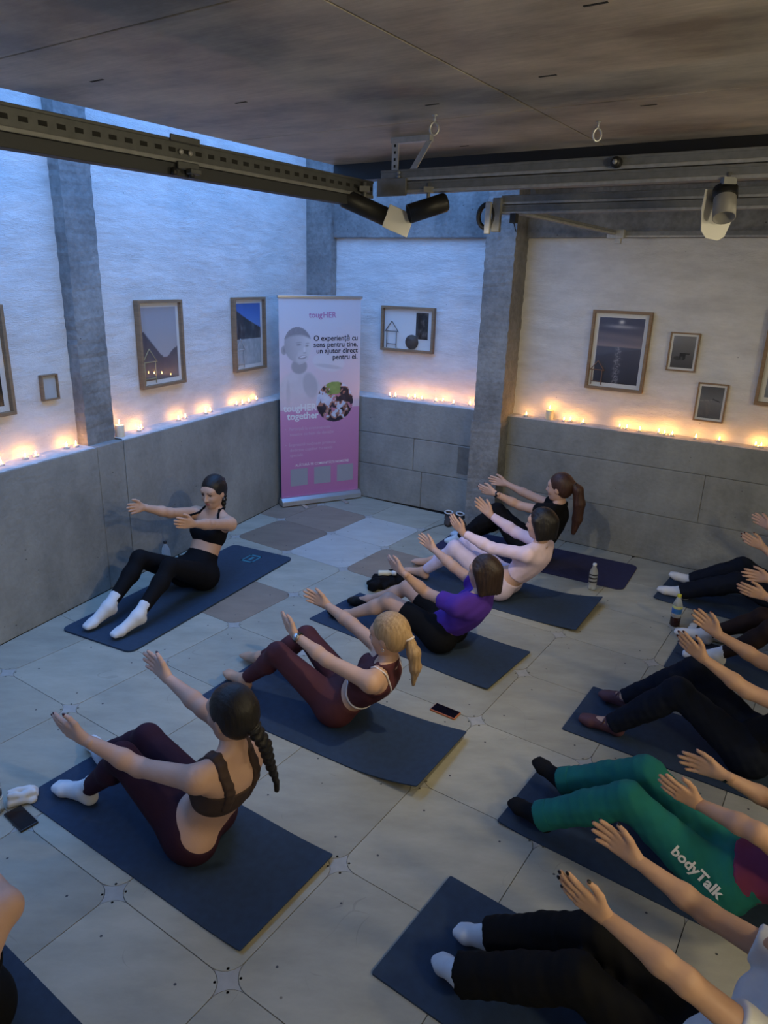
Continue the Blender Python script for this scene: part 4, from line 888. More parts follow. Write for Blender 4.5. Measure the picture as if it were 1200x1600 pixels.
# ------------------------------------------------------------------ exercise mats
M_MAT = mat('blue_grey_foam', (0.020, 0.042, 0.085), 0.85, noise=0.2, nscale=30, bump=0.12, bscale=300); M_MATN = mat('indigo_foam', (0.020, 0.019, 0.070), 0.8, noise=0.2, nscale=30, bump=0.1, bscale=300); M_MATD = mat('thick_blue_foam', (0.020, 0.046, 0.088), 0.75, noise=0.2, nscale=30, bump=0.1, bscale=300)
def exercise_mat(cx, cy, ang, L, Wd, label, material=None, t=0.006, rc=0.008, curl=None, sag=0.0):
    """curl = (which end: +1 / -1, length, rise): that end lifts off the floor in a smooth bend"""
    nx, ny = 46, 14; V = []; Q = []
    def outline(u, v):   # rounded corners by pulling edge points in
        x, y = u * L / 2, v * Wd / 2; ex, ey = abs(x) - (L / 2 - rc), abs(y) - (Wd / 2 - rc)
        if ex > 0 and ey > 0:
            d = math.hypot(ex, ey)
            if d > rc: f = rc / d; x = math.copysign(L / 2 - rc + ex * f, x); y = math.copysign(Wd / 2 - rc + ey * f, y)
        return x, y
    us = [-1, -1 + 0.5 * rc * 2 / L, -1 + rc * 2 / L] + list(np.linspace(-1 + 0.06, 1 - 0.06, nx)) + [1 - rc * 2 / L, 1 - 0.5 * rc * 2 / L, 1]
    us = sorted(set(round(u, 5) for u in us)); vs_ = sorted(set([round(v, 5) for v in ([-1, -1 + rc / Wd, -1 + rc * 2 / Wd] + list(np.linspace(-0.85, 0.85, ny)) + [1 - rc * 2 / Wd, 1 - rc / Wd, 1])]))
    def zc(x, y):
        z = 0.0
        if curl:
            for c in (curl if isinstance(curl, list) else [curl]):
                e = (x * c[0] - (L / 2 - c[1])) / c[1]
                if e > 0: z += c[2] * e * e * (1 + (c[3] if len(c) > 3 else 0) * y / (Wd / 2))
        return z
    n2 = len(vs_)
    for top in (0, 1):
        for u in us:
            for v in vs_:
                x, y = outline(u, v); V.append((x, y, 0.0004 + zc(x, y) + (t if top else 0)))
    off = len(us) * n2
    for i in range(len(us) - 1):
        for j in range(n2 - 1):
            a = i * n2 + j; Q.append((off + a, off + a + n2, off + a + n2 + 1, off + a + 1)); Q.append((a, a + 1, a + n2 + 1, a + n2))
    ring = [i * n2 for i in range(len(us))] + [(len(us) - 1) * n2 + j for j in range(1, n2)] + [i * n2 + n2 - 1 for i in range(len(us) - 2, -1, -1)] + [j for j in range(n2 - 2, 0, -1)]
    for k in range(len(ring)):
        a, b = ring[k], ring[(k + 1) % len(ring)]; Q.append((a, b, b + off, a + off))
    me = bpy.data.meshes.new('exercise_mat'); me.from_pydata(V, [], Q); me.materials.append(material or M_MAT)
    o = bpy.data.objects.new('exercise_mat', me); link(o); o.location = (cx, cy, 0); o.rotation_euler = (0, 0, math.radians(ang))
    return tag(o, label, 'exercise mat', 'exercise mats on the floor')
def rect_mat(p, q, L, Wd, label, **k):
    """p, q: centres of the two short ends"""
    ang = math.degrees(math.atan2(q[1] - p[1], q[0] - p[0])); return exercise_mat((p[0] + q[0]) / 2, (p[1] + q[1]) / 2, ang, L, Wd, label, **k)

def build_mats():
    m1 = rect_mat((-1.788, 3.9465), (-1.0055, 5.541), 1.776, 0.607, 'thick blue mat with rounded corners under the woman in black bra', material=M_MATD, t=0.012, rc=0.05)
    # turquoise emblem printed at the far end
    mb = MB(); w, h = 0.075, 0.055
    for x0, x1, y0, y1 in ((-w, w, h - 0.012, h), (-w, w, -h, -h + 0.012), (-w, -w + 0.02, -h, h), (w - 0.02, w, -h, h), (-0.03, 0.03, -0.012, 0.012)):
        mb.add([(x0, y0, 0), (x1, y0, 0), (x1, y1, 0), (x0, y1, 0)], [(0, 1, 2, 3)])
    e = mb.build('emblem', mat('turquoise_print', (0.03, 0.22, 0.30), 0.6), m1); e.location = (0.70, -0.02, 0.0128)
    rect_mat((-1.41, 2.77), (-0.304, 2.05), 1.32, 0.525, 'blue grey mat under the woman in brown bra', curl=[(1, 0.25, 0.012)])
    c = (-0.10, 3.17); a = math.radians(-31)
    exercise_mat(-0.27, 3.215, -31, 1.38, 0.53, 'curled blue grey mat under the blonde woman', curl=[(1, 0.42, 0.045, -0.3)])
    rect_mat((-0.3225, 4.566), (0.784, 3.744), 1.38, 0.55, 'blue grey mat under the woman in violet T-shirt', curl=[(1, 0.3, 0.012)])
    exercise_mat(0.885, 4.875, -33.5, 1.38, 0.56, 'blue grey mat with curled end under the woman in pink', curl=[(1, 0.4, 0.04, 0.4)])
    exercise_mat(1.28, 5.625, -29.5, 1.62, 0.58, 'indigo mat with rounded corners under the ponytailed woman', material=M_MATN, t=0.008, rc=0.06)
    exercise_mat(2.74, 4.66, -35, 1.38, 0.50, 'blue grey mat under the person in navy trousers by the wall', curl=[(-1, 0.12, 0.012)])
    exercise_mat(2.46, 3.68, -33.5, 1.38, 0.50, 'blue grey mat under the person in brown leggings')
    exercise_mat(1.69, 3.005, -33.5, 1.40, 0.505, 'blue grey mat under the person with mauve shoes')
    exercise_mat(1.235, 2.275, -35.5, 1.40, 0.47, 'blue grey mat under the person in teal joggers', curl=[(-1, 0.15, 0.010)])
    exercise_mat(0.725, 1.575, -35.5, 1.40, 0.515, 'blue grey mat under the person in white T-shirt', t=0.008)
    exercise_mat(-1.05, 1.385, -35, 1.40, 0.50, 'blue grey mat under the person with bare back', t=0.008)
build_mats()

# ------------------------------------------------------------------ candles on the ledge
M_FLAME = bpy.data.materials.new('flame'); M_FLAME.use_nodes = True
_n = M_FLAME.node_tree.nodes; _n.remove(_n['Principled BSDF']); _e = _n.new('ShaderNodeEmission'); _e.inputs[0].default_value = (1.0, 0.43, 0.09, 1); _e.inputs[1].default_value = 90.0
M_FLAME.node_tree.links.new(_e.outputs[0], _n['Material Output'].inputs[0])
M_CUP = mat('tealight_cup', (0.6, 0.6, 0.6), 0.3, 0.8); M_WAX = mat('cream_wax', (0.75, 0.66, 0.5), 0.5, emit=(1.0, 0.5, 0.15), estr=0.0); M_WAX.node_tree.nodes['Principled BSDF'].inputs['Subsurface Weight'].default_value = 0.9; M_WAX.node_tree.nodes['Principled BSDF'].inputs['Subsurface Radius'].default_value = (0.04, 0.02, 0.008); M_WICK = mat('burnt_wick', (0.02, 0.015, 0.01), 0.9)
def make_tealight(tall=0.0):
    r = empty('pillar_candle' if tall else 'tealight')
    top = tall or 0.012
    if tall: MB().lathe([(0.033, 0.0), (0.034, 0.003), (0.034, tall - 0.004), (0.031, tall), (0.02, tall - 0.006), (0.002, tall - 0.008)], 20).build('wax', M_WAX, r)
    else:
        MB().lathe([(0.0185, 0.0), (0.0195, 0.002), (0.0195, 0.016), (0.0185, 0.016), (0.0185, 0.003)], 18).build('cup', M_CUP, r)
        MB().lathe([(0.018, 0.002), (0.018, 0.011), (0.006, 0.010), (0.001, 0.010)], 18).build('wax', M_WAX, r)
    MB().lathe([(0.001, top - 0.004), (0.001, top + 0.008)], 6).build('wick', M_WICK, r)
    k = 1.25 if tall else 1.0
    MB().lathe([(0.0004, top + 0.004), (0.0032 * k, top + 0.009 * k), (0.0040 * k, top + 0.013 * k), (0.0026 * k, top + 0.020 * k), (0.0003, top + 0.030 * k)], 8).build('flame', M_FLAME, r)
    return r
def build_candles():
    tl = make_tealight(); pc = make_tealight(0.085); used = {'t': False, 'p': False}
    def put(M, t, o, label, group, tall=False):
        src = pc if tall else tl; key = 'p' if tall else 't'
        c = copy_tree(src) if used[key] else src; used[key] = True
        p = M @ Vector((t, o, LED + 0.0075)); c.location = p; tag(c, label, 'candle', group)
    g = 'lit tealight on the left ledge before the column'
    for t, o in ((-1.27, .10), (-1.18, .105), (-1.0, .11), (-0.93, .10), (-0.66, .12), (-0.60, .10)): put(ML, t, o, 'lit tealight on the left ledge before the concrete column', 'tealights left of the column')
    put(ML, -0.20, 0.085, 'tall lit candle beside the left concrete column', None, True)
    for t, o in ((0.0, .09), (0.06, .12), (0.47, .10), (0.57, .11), (0.83, .10), (0.92, .12), (1.30, .11), (1.38, .10), (1.50, .11), (1.64, .12)): put(ML, t, o, 'lit tealight on the left ledge between column and banner', 'tealights between column and banner')
    for t in (-0.24, -0.18, -0.05, 0.02, 0.11, 0.27, 0.33, 0.47, 0.62, 0.70, 0.77): put(MBk, t, 0.15 + random.uniform(-.03, .03), 'lit tealight on the back ledge below the house collage', 'tealights on the back ledge')
    put(MR, -0.86, 0.075, 'tall lit candle on the right ledge near the pillar', None, True)
    for t in (-1.07, -0.72, -0.67, -0.55, -0.24, -0.18, -0.07, 0.08, 0.13, 0.19, 0.37, 0.54, 0.80, 0.84, 1.15, 1.3): put(MR, t, 0.075 + random.uniform(-.02, .02), 'lit tealight on the right ledge under the sea picture wall', 'tealights on the right ledge')
build_candles()

# ------------------------------------------------------------------ pictures
def print_material(name, rough=0.5):
    m = bpy.data.materials.new(name); m.use_nodes = True; a = m.node_tree.nodes.new('ShaderNodeVertexColor'); a.layer_name = 'Col'
    m.node_tree.links.new(a.outputs[0], m.node_tree.nodes['Principled BSDF'].inputs['Base Color']); m.node_tree.nodes['Principled BSDF'].inputs['Roughness'].default_value = rough
    return m
M_PRINT = print_material('printed_paper', 0.55)
def grid_print(name, w, h, nx, ny, fn, parent, y=0.0, material=None, x0=0.0, z0=0.0):
    """flat printed sheet in the xz plane facing -y; fn(u, v) gives an sRGB 0-255 colour"""
    u = (np.arange(nx + 1)) / nx; v = (np.arange(ny + 1)) / ny
    V = [(x0 - w / 2 + w * a, y, z0 + h * b) for a in u for b in v]
    Q = np.array([(i * (ny + 1) + j, (i + 1) * (ny + 1) + j, (i + 1) * (ny + 1) + j + 1, i * (ny + 1) + j + 1) for i in range(nx) for j in range(ny)])
    me = mesh_np(name, V, Q, material or M_PRINT, False)
    ca = me.color_attributes.new('Col', 'FLOAT_COLOR', 'POINT')
    cols = []
    for a in u:
        for b in v: cols.append((*srgb(*fn(a, b)), 1.0))
    ca.data.foreach_set('color', np.array(cols, np.float32).ravel())
    o = bpy.data.objects.new(name, me); link(o, parent); return o
def hsh(x, y): return (math.sin(x * 127.1 + y * 311.7) * 43758.5453) % 1.0
def vnoise(x, y):
    i, j = math.floor(x), math.floor(y); fx, fy = x - i, y - j; fx = fx * fx * (3 - 2 * fx); fy = fy * fy * (3 - 2 * fy)
    return (hsh(i, j) * (1 - fx) + hsh(i + 1, j) * fx) * (1 - fy) + (hsh(i, j + 1) * (1 - fx) + hsh(i + 1, j + 1) * fx) * fy
def fbm(x, y): return vnoise(x, y) * .5 + vnoise(2 * x + 7, 2 * y) * .3 + vnoise(4 * x, 4 * y + 3) * .2
def lerp(a, b, t): return tuple(p + (q - p) * max(0, min(1, t)) for p, q in zip(a, b))

def pic_mountain(u, v):
    ridge = 0.40 + 0.29 * math.exp(-((u + 0.05) / 0.33) ** 2) - 0.10 * math.exp(-((u - 0.62) / 0.2) ** 2) + 0.04 * math.exp(-((u - 1.0) / 0.2) ** 2)
    if v > ridge: return lerp((178, 172, 170), (160, 160, 168), v)
    return lerp((72, 68, 78), (128, 110, 102), (ridge - v) * 1.8 + (0.15 if u > .55 else 0))
def pic_cliff(u, v):
    if v > 0.92 - 0.32 * u ** 0.8: return lerp((110, 150, 215), (38, 92, 180), (v - 0.5) * 2)
    if v > 0.42: n = fbm(u * 9, v * 5); return lerp((22, 26, 34), (112, 112, 116), (n - .42) * 2.6)
    return lerp((150, 160, 165), (190, 196, 200), fbm(u * 14, v * 14) * 1.3 - .2)
def pic_sea(u, v):
    if v > 0.56:
        t = (v - 0.56) / 0.44; c = lerp((140, 125, 128), (62, 66, 92), t * 1.3 + 0.25 * math.sin(v * 40 + u * 2) * fbm(u * 3, v * 8))
        g = math.exp(-(((u - .5) / .06) ** 2 + ((v - .94) / .03) ** 2)); b = math.exp(-(((u - .5) / .3) ** 2 + ((v - .87) / .025) ** 2)) * .6
        return lerp(c, (235, 230, 225), min(1, g + b))
    c = lerp((40, 42, 58), (78, 80, 98), v / .56)
    gl = math.exp(-((u - .5 + 0.02 * math.sin(v * 60)) / (0.05 + .05 * (.56 - v))) ** 2) * (1 if hsh(int(u * 60), int(v * 90)) > .55 else 0.1)
    return lerp(c, (190, 185, 190), gl * .7)
def pic_pot(u, v):
    c = lerp((72, 70, 70), (128, 126, 124), v * 1.2 - .1); e = ((u - .5) / .15) ** 2 + ((v - .36) / .12) ** 2
    if e < 1: return lerp((20, 20, 20), (190, 190, 186), (0.35 - abs(u - .47) * 4) if v < .36 else 0)
    if abs(v - .45) < .018 and .36 < u < .82: return (20, 20, 20)
    if ((u - .3) / .2) ** 2 + ((v - .3) / .06) ** 2 < 1: return lerp(c, (30, 30, 30), .6)
    return c
def pic_twig(u, v):
    c = lerp((66, 68, 72), (118, 118, 120), 1 - abs(v - .5) * 1.5)
    if abs(v - (.62 - (u - .55) * .22)) < .016 and .55 < u < .9: return (30, 30, 32)
    if abs(v - (.53 + .08 * u)) < .008 and u < .55: return (150, 148, 146)
    return c
def pic_trunk(u, v):
    n = fbm(u * 16 + math.sin(v * 5) * .8, v * 2.5)
    return lerp((18, 14, 12), (150, 112, 70), (n - .36) * 2.4)
def pic_dark(u, v): return lerp((26, 24, 24), (112, 104, 98), (fbm(u * 5 + 3, v * 6) - .42) * 2.2)
def pic_plain(u, v): return (186, 190, 194)
def pic_pale(u, v): return lerp((120, 128, 142), (200, 202, 206), v)

def glass_material():
    m = bpy.data.materials.new('picture_glass'); m.use_nodes = True; N = m.node_tree.nodes; L = m.node_tree.links; N.remove(N['Principled BSDF'])
    lw = N.new('ShaderNodeLayerWeight'); pw = N.new('ShaderNodeMath'); pw.operation = 'POWER'; pw.inputs[1].default_value = 5; L.new(lw.outputs['Facing'], pw.inputs[0]); f = N.new('ShaderNodeMath'); f.operation = 'MULTIPLY_ADD'; f.inputs[1].default_value = 0.9; f.inputs[2].default_value = 0.03; L.new(pw.outputs[0], f.inputs[0]); t = N.new('ShaderNodeBsdfTransparent'); g = N.new('ShaderNodeBsdfGlossy'); g.inputs['Roughness'].default_value = 0.02
    x = N.new('ShaderNodeMixShader'); L.new(f.outputs[0], x.inputs[0]); L.new(t.outputs[0], x.inputs[1]); L.new(g.outputs[0], x.inputs[2]); L.new(x.outputs[0], N['Material Output'].inputs[0]); return m
M_GLASS = glass_material()
M_OAK = mat('oak_frame', (0.30, 0.19, 0.105), 0.55, noise=0.3, nscale=10, stretch=(1, 1, 8)); M_BOARD = mat('white_mat_board', (0.74, 0.74, 0.73), 0.8)
def picture(M, t0, t1, z0, z1, off, label, fn, bar=0.022, depth=0.045, border=0.04, house=None, res=(44, 60), group=None, extra=None):
    r = empty('framed_picture', (0, 0, 0), 0, label, 'picture', group); r.matrix_world = M @ Matrix.Translation(((t0 + t1) / 2, off, z0))
    w, h = t1 - t0, z1 - z0; y1 = -0.001; y0 = y1 - depth
    for x0, x1, a, b in ((-w / 2, w / 2, h - bar, h), (-w / 2, w / 2, 0, bar), (-w / 2, -w / 2 + bar, bar, h - bar), (w / 2 - bar, w / 2, bar, h - bar)):
        mb = MB(); mb.box(x0, x1, y0, y1, a, b); mb.build('frame_bar', M_OAK, r, 0.0015)
    mb = MB(); mb.box(-w / 2 + bar, w / 2 - bar, y1 - 0.012, y1 - 0.004, bar, h - bar); mb.build('mat_board', M_BOARD, r)
    iw, ih = w - 2 * bar - 2 * border, h - 2 * bar - 2 * border
    if fn: grid_print('print', iw, ih, res[0], res[1], fn, r, y1 - 0.0128, z0=bar + border)
    if extra: extra(r, y1, w, h)
    if house:
        hx, hz, hw, hh, hm = house; yb = y1 - 0.024; mb = MB(); e = 0.0035
        def st(a, b): mb.tube([(a[0], yb, a[1]), (b[0], yb, b[1])], e, 5)
        st((hx, hz), (hx, hz + hh * .62)); st((hx + hw, hz), (hx + hw, hz + hh * .62)); st((hx - hw * .2, hz + hh * .60), (hx + hw * .5, hz + hh)); st((hx + hw * 1.2, hz + hh * .60), (hx + hw * .5, hz + hh)); st((hx - .1 * hw, hz + hh * .62), (hx + 1.1 * hw, hz + hh * .62)); st((hx, hz + hh * .14), (hx + hw, hz + hh * .14))
        mb.build('stick_house', hm, r)
    g = MB(); g.box(-w / 2 + bar, w / 2 - bar, y0 + 0.008, y0 + 0.0095, bar, h - bar); g.build('glass', M_GLASS, r)
    return r
M_TWIG = mat('pale_stick', (0.42, 0.38, 0.20), 0.7); M_TWIG2 = mat('white_stick', (0.55, 0.55, 0.55), 0.7); M_TWIG3 = mat('dark_stick', (0.06, 0.045, 0.035), 0.7); M_TWIG4 = mat('reddish_stick', (0.30, 0.16, 0.11), 0.7)
def collage(r, y1, w, h):
    mb = MB(); mb.box(0.075, 0.235, y1 - 0.016, y1 - 0.012, 0.115, 0.395); mb.build('photo_border', M_BOARD, r)
    grid_print('print', 0.135, 0.255, 26, 40, pic_dark, r, y1 - 0.0168, x0=0.155, z0=0.128)
    mb = MB(); mb.lathe([(0.07, 0.0), (0.07, 0.012)], 32, Matrix.Translation((0.05, y1 - 0.014, 0.098)) @ Matrix.Rotation(math.pi / 2, 4, 'X')); mb.build('disc', mat('dark_wood_disc', (0.06, 0.04, 0.03), 0.6), r)
def build_pictures():
    picture(ML, 0.122, 0.625, 1.36, 2.01, 0.163, 'tall framed picture of pale grey mountains beside the column', pic_mountain, house=(-0.205, 0.035, 0.12, 0.26, M_TWIG), border=0.032)
    picture(ML, 1.335, 1.84, 1.36, 2.015, 0.163, 'tall framed picture of a dark cliff under blue sky', pic_cliff, house=(-0.20, 0.035, 0.10, 0.26, M_TWIG2), border=0.032)
    picture(ML, -1.55, -1.01, 1.355, 2.005, 0.163, 'tall framed picture of brown tree bark on the left wall', pic_trunk, border=0.035)
    picture(ML, -0.785, -0.655, 1.40, 1.565, 0.163, 'tiny empty brown frame beside the left column', pic_plain, 0.010, 0.03, 0.0, res=(4, 4))
    picture(MBk, -0.412, 0.176, 1.52, 1.955, 0.248, 'wide framed collage with stick house and dark disc', None, 0.024, 0.05, house=(-0.235, 0.03, 0.11, 0.26, M_TWIG3), extra=collage)
    picture(MR, -0.585, -0.105, 1.375, 2.02, 0.138, 'tall framed picture of moonlit sea', pic_sea, house=(-0.195, 0.035, 0.085, 0.20, M_TWIG4), border=0.034, res=(60, 90))
    picture(MR, 0.05, 0.272, 1.58, 1.88, 0.138, 'small framed picture of a dark pot', pic_pot, 0.011, 0.025, 0.016, res=(40, 54))
    picture(MR, 0.314, 0.537, 1.208, 1.51, 0.138, 'small framed picture of a grey twig', pic_twig, 0.011, 0.025, 0.016, res=(40, 54))
    picture(MR, 0.73, 1.26, 1.385, 2.09, 0.138, 'tall framed pale picture at the far end of the right wall', pic_pale, 0.024, 0.05, 0.035)
build_pictures()

# ------------------------------------------------------------------ roll-up banner
def soft(e, w=0.25): return max(0.0, min(1.0, (1.0 - e) / w))
def pic_banner(u, v):
    x, y = u, v
    c = lerp((222, 196, 206), (206, 206, 214), (v - .455) * 2.4) if v > 0.455 else lerp((180, 112, 160), (214, 150, 186), v * 1.8)
    fade = max(0, min(1, (v - .43) / .14))
    def E(cx, cy, rx, ry, k=0.0):
        dx, dy = x - cx, y - cy; dx, dy = dx + k * dy * 2.2, dy - k * dx * 0.45
        return (dx / rx) ** 2 + (dy / ry) ** 2
    def put(col, a): nonlocal c; c = lerp(c, col, a)
    # faded grey photograph of a child holding up a paper model
    put((214, 212, 218), .9 * soft(E(.60, .690, .22, .052, -.15), .3) * fade); put((182, 180, 186), .55 * soft(E(.60, .668, .20, .012, -.15), .6) * fade)
    put(lerp((192, 190, 196), (212, 210, 216), fbm(x * 8, y * 18)), .9 * soft(E(.24, .50, .31, .165), .25) * fade)
    put((168, 166, 172), .6 * soft(E(.37, .575, .10, .075, .25), .4) * fade); put((176, 174, 180), .5 * soft(E(.10, .53, .03, .09), .8) * fade)
    put((158, 156, 161), .9 * soft(E(.235, .672, .105, .040), .35))
    put((162, 160, 165), soft(E(.055, .752, .036, .024), .4)); put((140, 138, 143), .7 * soft(E(.060, .752, .016, .013), .7))
    h = E(.222, .775, .168, .088, .10)
    if h < 1.15:
        t = max(0, min(1, (x - .06) / .3)); put(lerp((164, 162, 167), (206, 204, 207), t), soft(h, .15) if h < 1 else 0)
        put((200, 198, 202), .8 * soft(E(.275, .712, .085, .045), .5))
        hair = y - (.800 + .018 * math.sin((x - .05) * 9) - .10 * max(0, .12 - x) - .05 * max(0, x - .30))
        if h < 1: put(lerp((150, 148, 153), (134, 132, 138), fbm(x * 50, y * 90)), max(0, min(1, hair / .012)))
        put((128, 126, 131), .8 * soft(E(.232, .777, .036, .0048, .06), .8)); put((128, 126, 131), .8 * soft(E(.332, .772, .026, .0046, .06), .8))
        put((150, 148, 153), .7 * soft(E(.232, .788, .045, .004, .06), .8)); put((150, 148, 153), .7 * soft(E(.335, .783, .03, .004, .06), .8))
        put((222, 220, 223), .7 * soft(E(.300, .752, .016, .018), .7)); put((146, 144, 149), .7 * soft(E(.302, .738, .024, .004), .8))
        put((140, 136, 141), .85 * soft(E(.275, .716, .058, .0095, .12), .5)); put((232, 230, 233), .9 * soft(E(.278, .7185, .044, .0045, .12), .6))
        put((180, 178, 183), .6 * soft(E(.205, .735, .012, .02, .4), .9))
    # round photograph of a busy group outdoors
    e = ((x - .68) / .235) ** 2 + ((y - .487) / .103) ** 2
    if e < 1:
        n = fbm(x * 12, y * 26); n2 = fbm(x * 20 + 5, y * 42); n3 = fbm(x * 9 + 11, y * 20 + 3)
        c = lerp((24, 22, 32), (70, 62, 78), n2)
        if n > .44: c = lerp((196, 150, 132), (150, 96, 84), n2)
        if n > .54: c = lerp((176, 186, 214), (226, 228, 236), n2)
        if n3 > .68: c = (196, 130, 150)
        if n3 < .33: c = (58, 38, 36)
        if y > .525 and .57 < x < .75 and n2 < .62: c = lerp((104, 132, 60), (172, 186, 112), n)
    return c
def flat_text(body, size, x, z, parent, material, y, align='CENTER', off=0.0, name='lettering'):
    me = print_text(body, size, off, align); me.materials.clear(); me.materials.append(material)
    o = bpy.data.objects.new(name, me); link(o, parent); o.location = (x, y, z); o.rotation_euler = (math.pi / 2, 0, 0); return o
def build_banner():
    p, q = Vector((-1.03, 6.79, 0)), Vector((-0.28, 7.20, 0)); c = (p + q) / 2; a = math.atan2(q.y - p.y, q.x - p.x)
    r = empty('rollup_banner', c, a, 'pink and white roll-up banner standing in the corner', 'banner')
    W, z0, z1 = 0.85, 0.085, 2.02
    y0 = 0.012
    s = grid_print('banner_sheet', W, z1 - z0, 150, 330, pic_banner, r, y0, print_material('banner_vinyl', 0.45), z0=z0)
    mb = MB(); mb.box(-W / 2, W / 2, y0 + 0.0005, y0 + 0.002, z0, z1); mb.build('sheet_back', mat('grey_backing', (0.5, 0.5, 0.5), 0.7), r)
    mb = MB(); mb.box(-W / 2 - 0.012, W / 2 + 0.012, y0 - 0.012, y0 + 0.012, z1 - 0.005, z1 + 0.022); mb.build('top_bar', M_ALU, r, 0.003)
    mb = MB(); prof = [(-0.055, 0.012), (-0.052, 0.055), (-0.025, 0.088), (0.025, 0.088), (0.05, 0.055), (0.055, 0.012)]; n = len(prof)
    vs = [(sx * (W / 2 + 0.012), y, z) for sx in (-1, 1) for y, z in prof]; fs = [list(range(n))[::-1], [i + n for i in range(n)]] + [(i, (i + 1) % n, (i + 1) % n + n, i + n) for i in range(n)]
    mb.add(vs, fs); mb.build('base', M_ALU, r, 0.002)
    for x in (-0.22, 0.22):
        mb = MB(); mb.box(x - 0.02, x + 0.02, -0.17, 0.10, 0.001, 0.011); mb.build('foot', M_ALU, r, 0.003)
    pole = MB(); pole.tube([(0, y0 + 0.012, 0.05), (0, y0 + 0.012, z1)], 0.007, 8); pole.build('support_pole', M_ALU, r)
    dk = mat('ink_navy', (0.012, 0.014, 0.03), 0.6); pk = mat('ink_pink', (0.47, 0.19, 0.36), 0.6); wh = mat('ink_white', (0.80, 0.78, 0.80), 0.6); lp = mat('ink_pale_pink', (0.62, 0.40, 0.55), 0.6)
    yt = y0 - 0.0012
    flat_text('toug', 0.076, 0.015, 1.84, r, pk, yt, 'RIGHT', 0.001); flat_text('HER', 0.076, 0.021, 1.84, r, pk, yt, 'LEFT', 0.001)
    for k, ln in enumerate(('O experiență cu', 'sens pentru tine,', 'un ajutor direct', 'pentru ei.')): flat_text(ln, 0.070, W / 2 - 0.028, 1.625 - 0.060 * k, r, dk, yt, 'RIGHT', 0.0012)
    flat_text('tougHER', 0.094, -W / 2 + 0.035, 0.955, r, wh, yt, 'LEFT', 0.0026); flat_text('together', 0.094, -W / 2 + 0.070, 0.875, r, wh, yt, 'LEFT', 0.0026)
    for k, ln in enumerate(('•  Participă la evenimentele', '    noastre cu bani de donație', '', '•  Împreună susținem proiecte', '    dedicate copiilor cu nevoi', '    speciale')):
        if ln: flat_text(ln, 0.044, -W / 2 + 0.045, 0.765 - 0.053 * k, r, lp, yt, 'LEFT', 0.0004)
    flat_text('ALĂTURĂ-TE COMUNITĂȚII NOASTRE', 0.034, 0.02, 0.398, r, wh, yt, 'CENTER', 0.0004)
    # plain grey tiles in place of the square codes
    for x in (-0.235, 0.02, 0.275):
        mb = MB(); mb.box(x - 0.092, x + 0.092, yt, y0 - 0.0003, 0.195, 0.372); t = mb.build('printed_tile', mat('pale_grey_ink', (0.33, 0.33, 0.38), 0.6), r)
build_banner()
# ------------------------------------------------------------------ lighting rig of steel channel under the ceiling
def strut(name, axis, fixed, s0, s1, z0, z1, label, cat='rail', slots=False, depth=0.041, group='steel rails of the lighting rig'):
    """channel along a ('a') or b ('b') axis; fixed = other coordinate (near face)"""
    r = empty(name, (0, 0, 0), TH, label, cat, group)
    def bx(mb, f0, f1, u0, u1, za, zb):
        if axis == 'a': mb.box(u0, u1, f0, f1, za, zb)
        else: mb.box(f0, f1, u0, u1, za, zb)
    # open channel: web towards the camera side, two returned lips
    sg = 1 if axis == 'a' else -1; f = fixed
    lo, hi = sorted((f, f + sg * depth)); wl, wh = sorted((f, f + sg * 0.003))
    mb = MB(); bx(mb, wl, wh, s0, s1, z0, z1); bx(mb, lo, hi, s0, s1, z1 - 0.003, z1); bx(mb, lo, hi, s0, s1, z0, z0 + 0.003); mb.build('channel', M_STEELB if slots else M_STEELD, r)
    mb = MB(); a, b = sorted((f - sg * 0.004, f)); bx(mb, a, b, s0, s1, z0, z0 + 0.012); mb.build('lower_lip', M_STEELD if slots else M_STEEL, r, 0.002)
    mb = MB(); bx(mb, a, b, s0, s1, z1 - 0.009, z1); mb.build('upper_lip', M_STEELB if slots else M_STEELD, r, 0.002)
    if slots:
        mb = MB(); mb.box(-1.85, -1.802, s0, s1 - 0.06, 2.490, z0 - 0.0005); mb.build('cable_duct', mat('dark_duct', (0.03, 0.033, 0.038), 0.6), r, 0.002)
        mb = MB(); u = s0 + 0.03
        a, b = sorted((f - sg * 0.0008, f + sg * 0.001))
        while u < s1 - 0.03:
            bx(mb, a, b, u, u + 0.024, (z0 + z1) / 2 - 0.004, (z0 + z1) / 2 + 0.008); u += 0.05
        mb.build('slots', M_DARK, r)['kind'] = 'stuff'
    return r
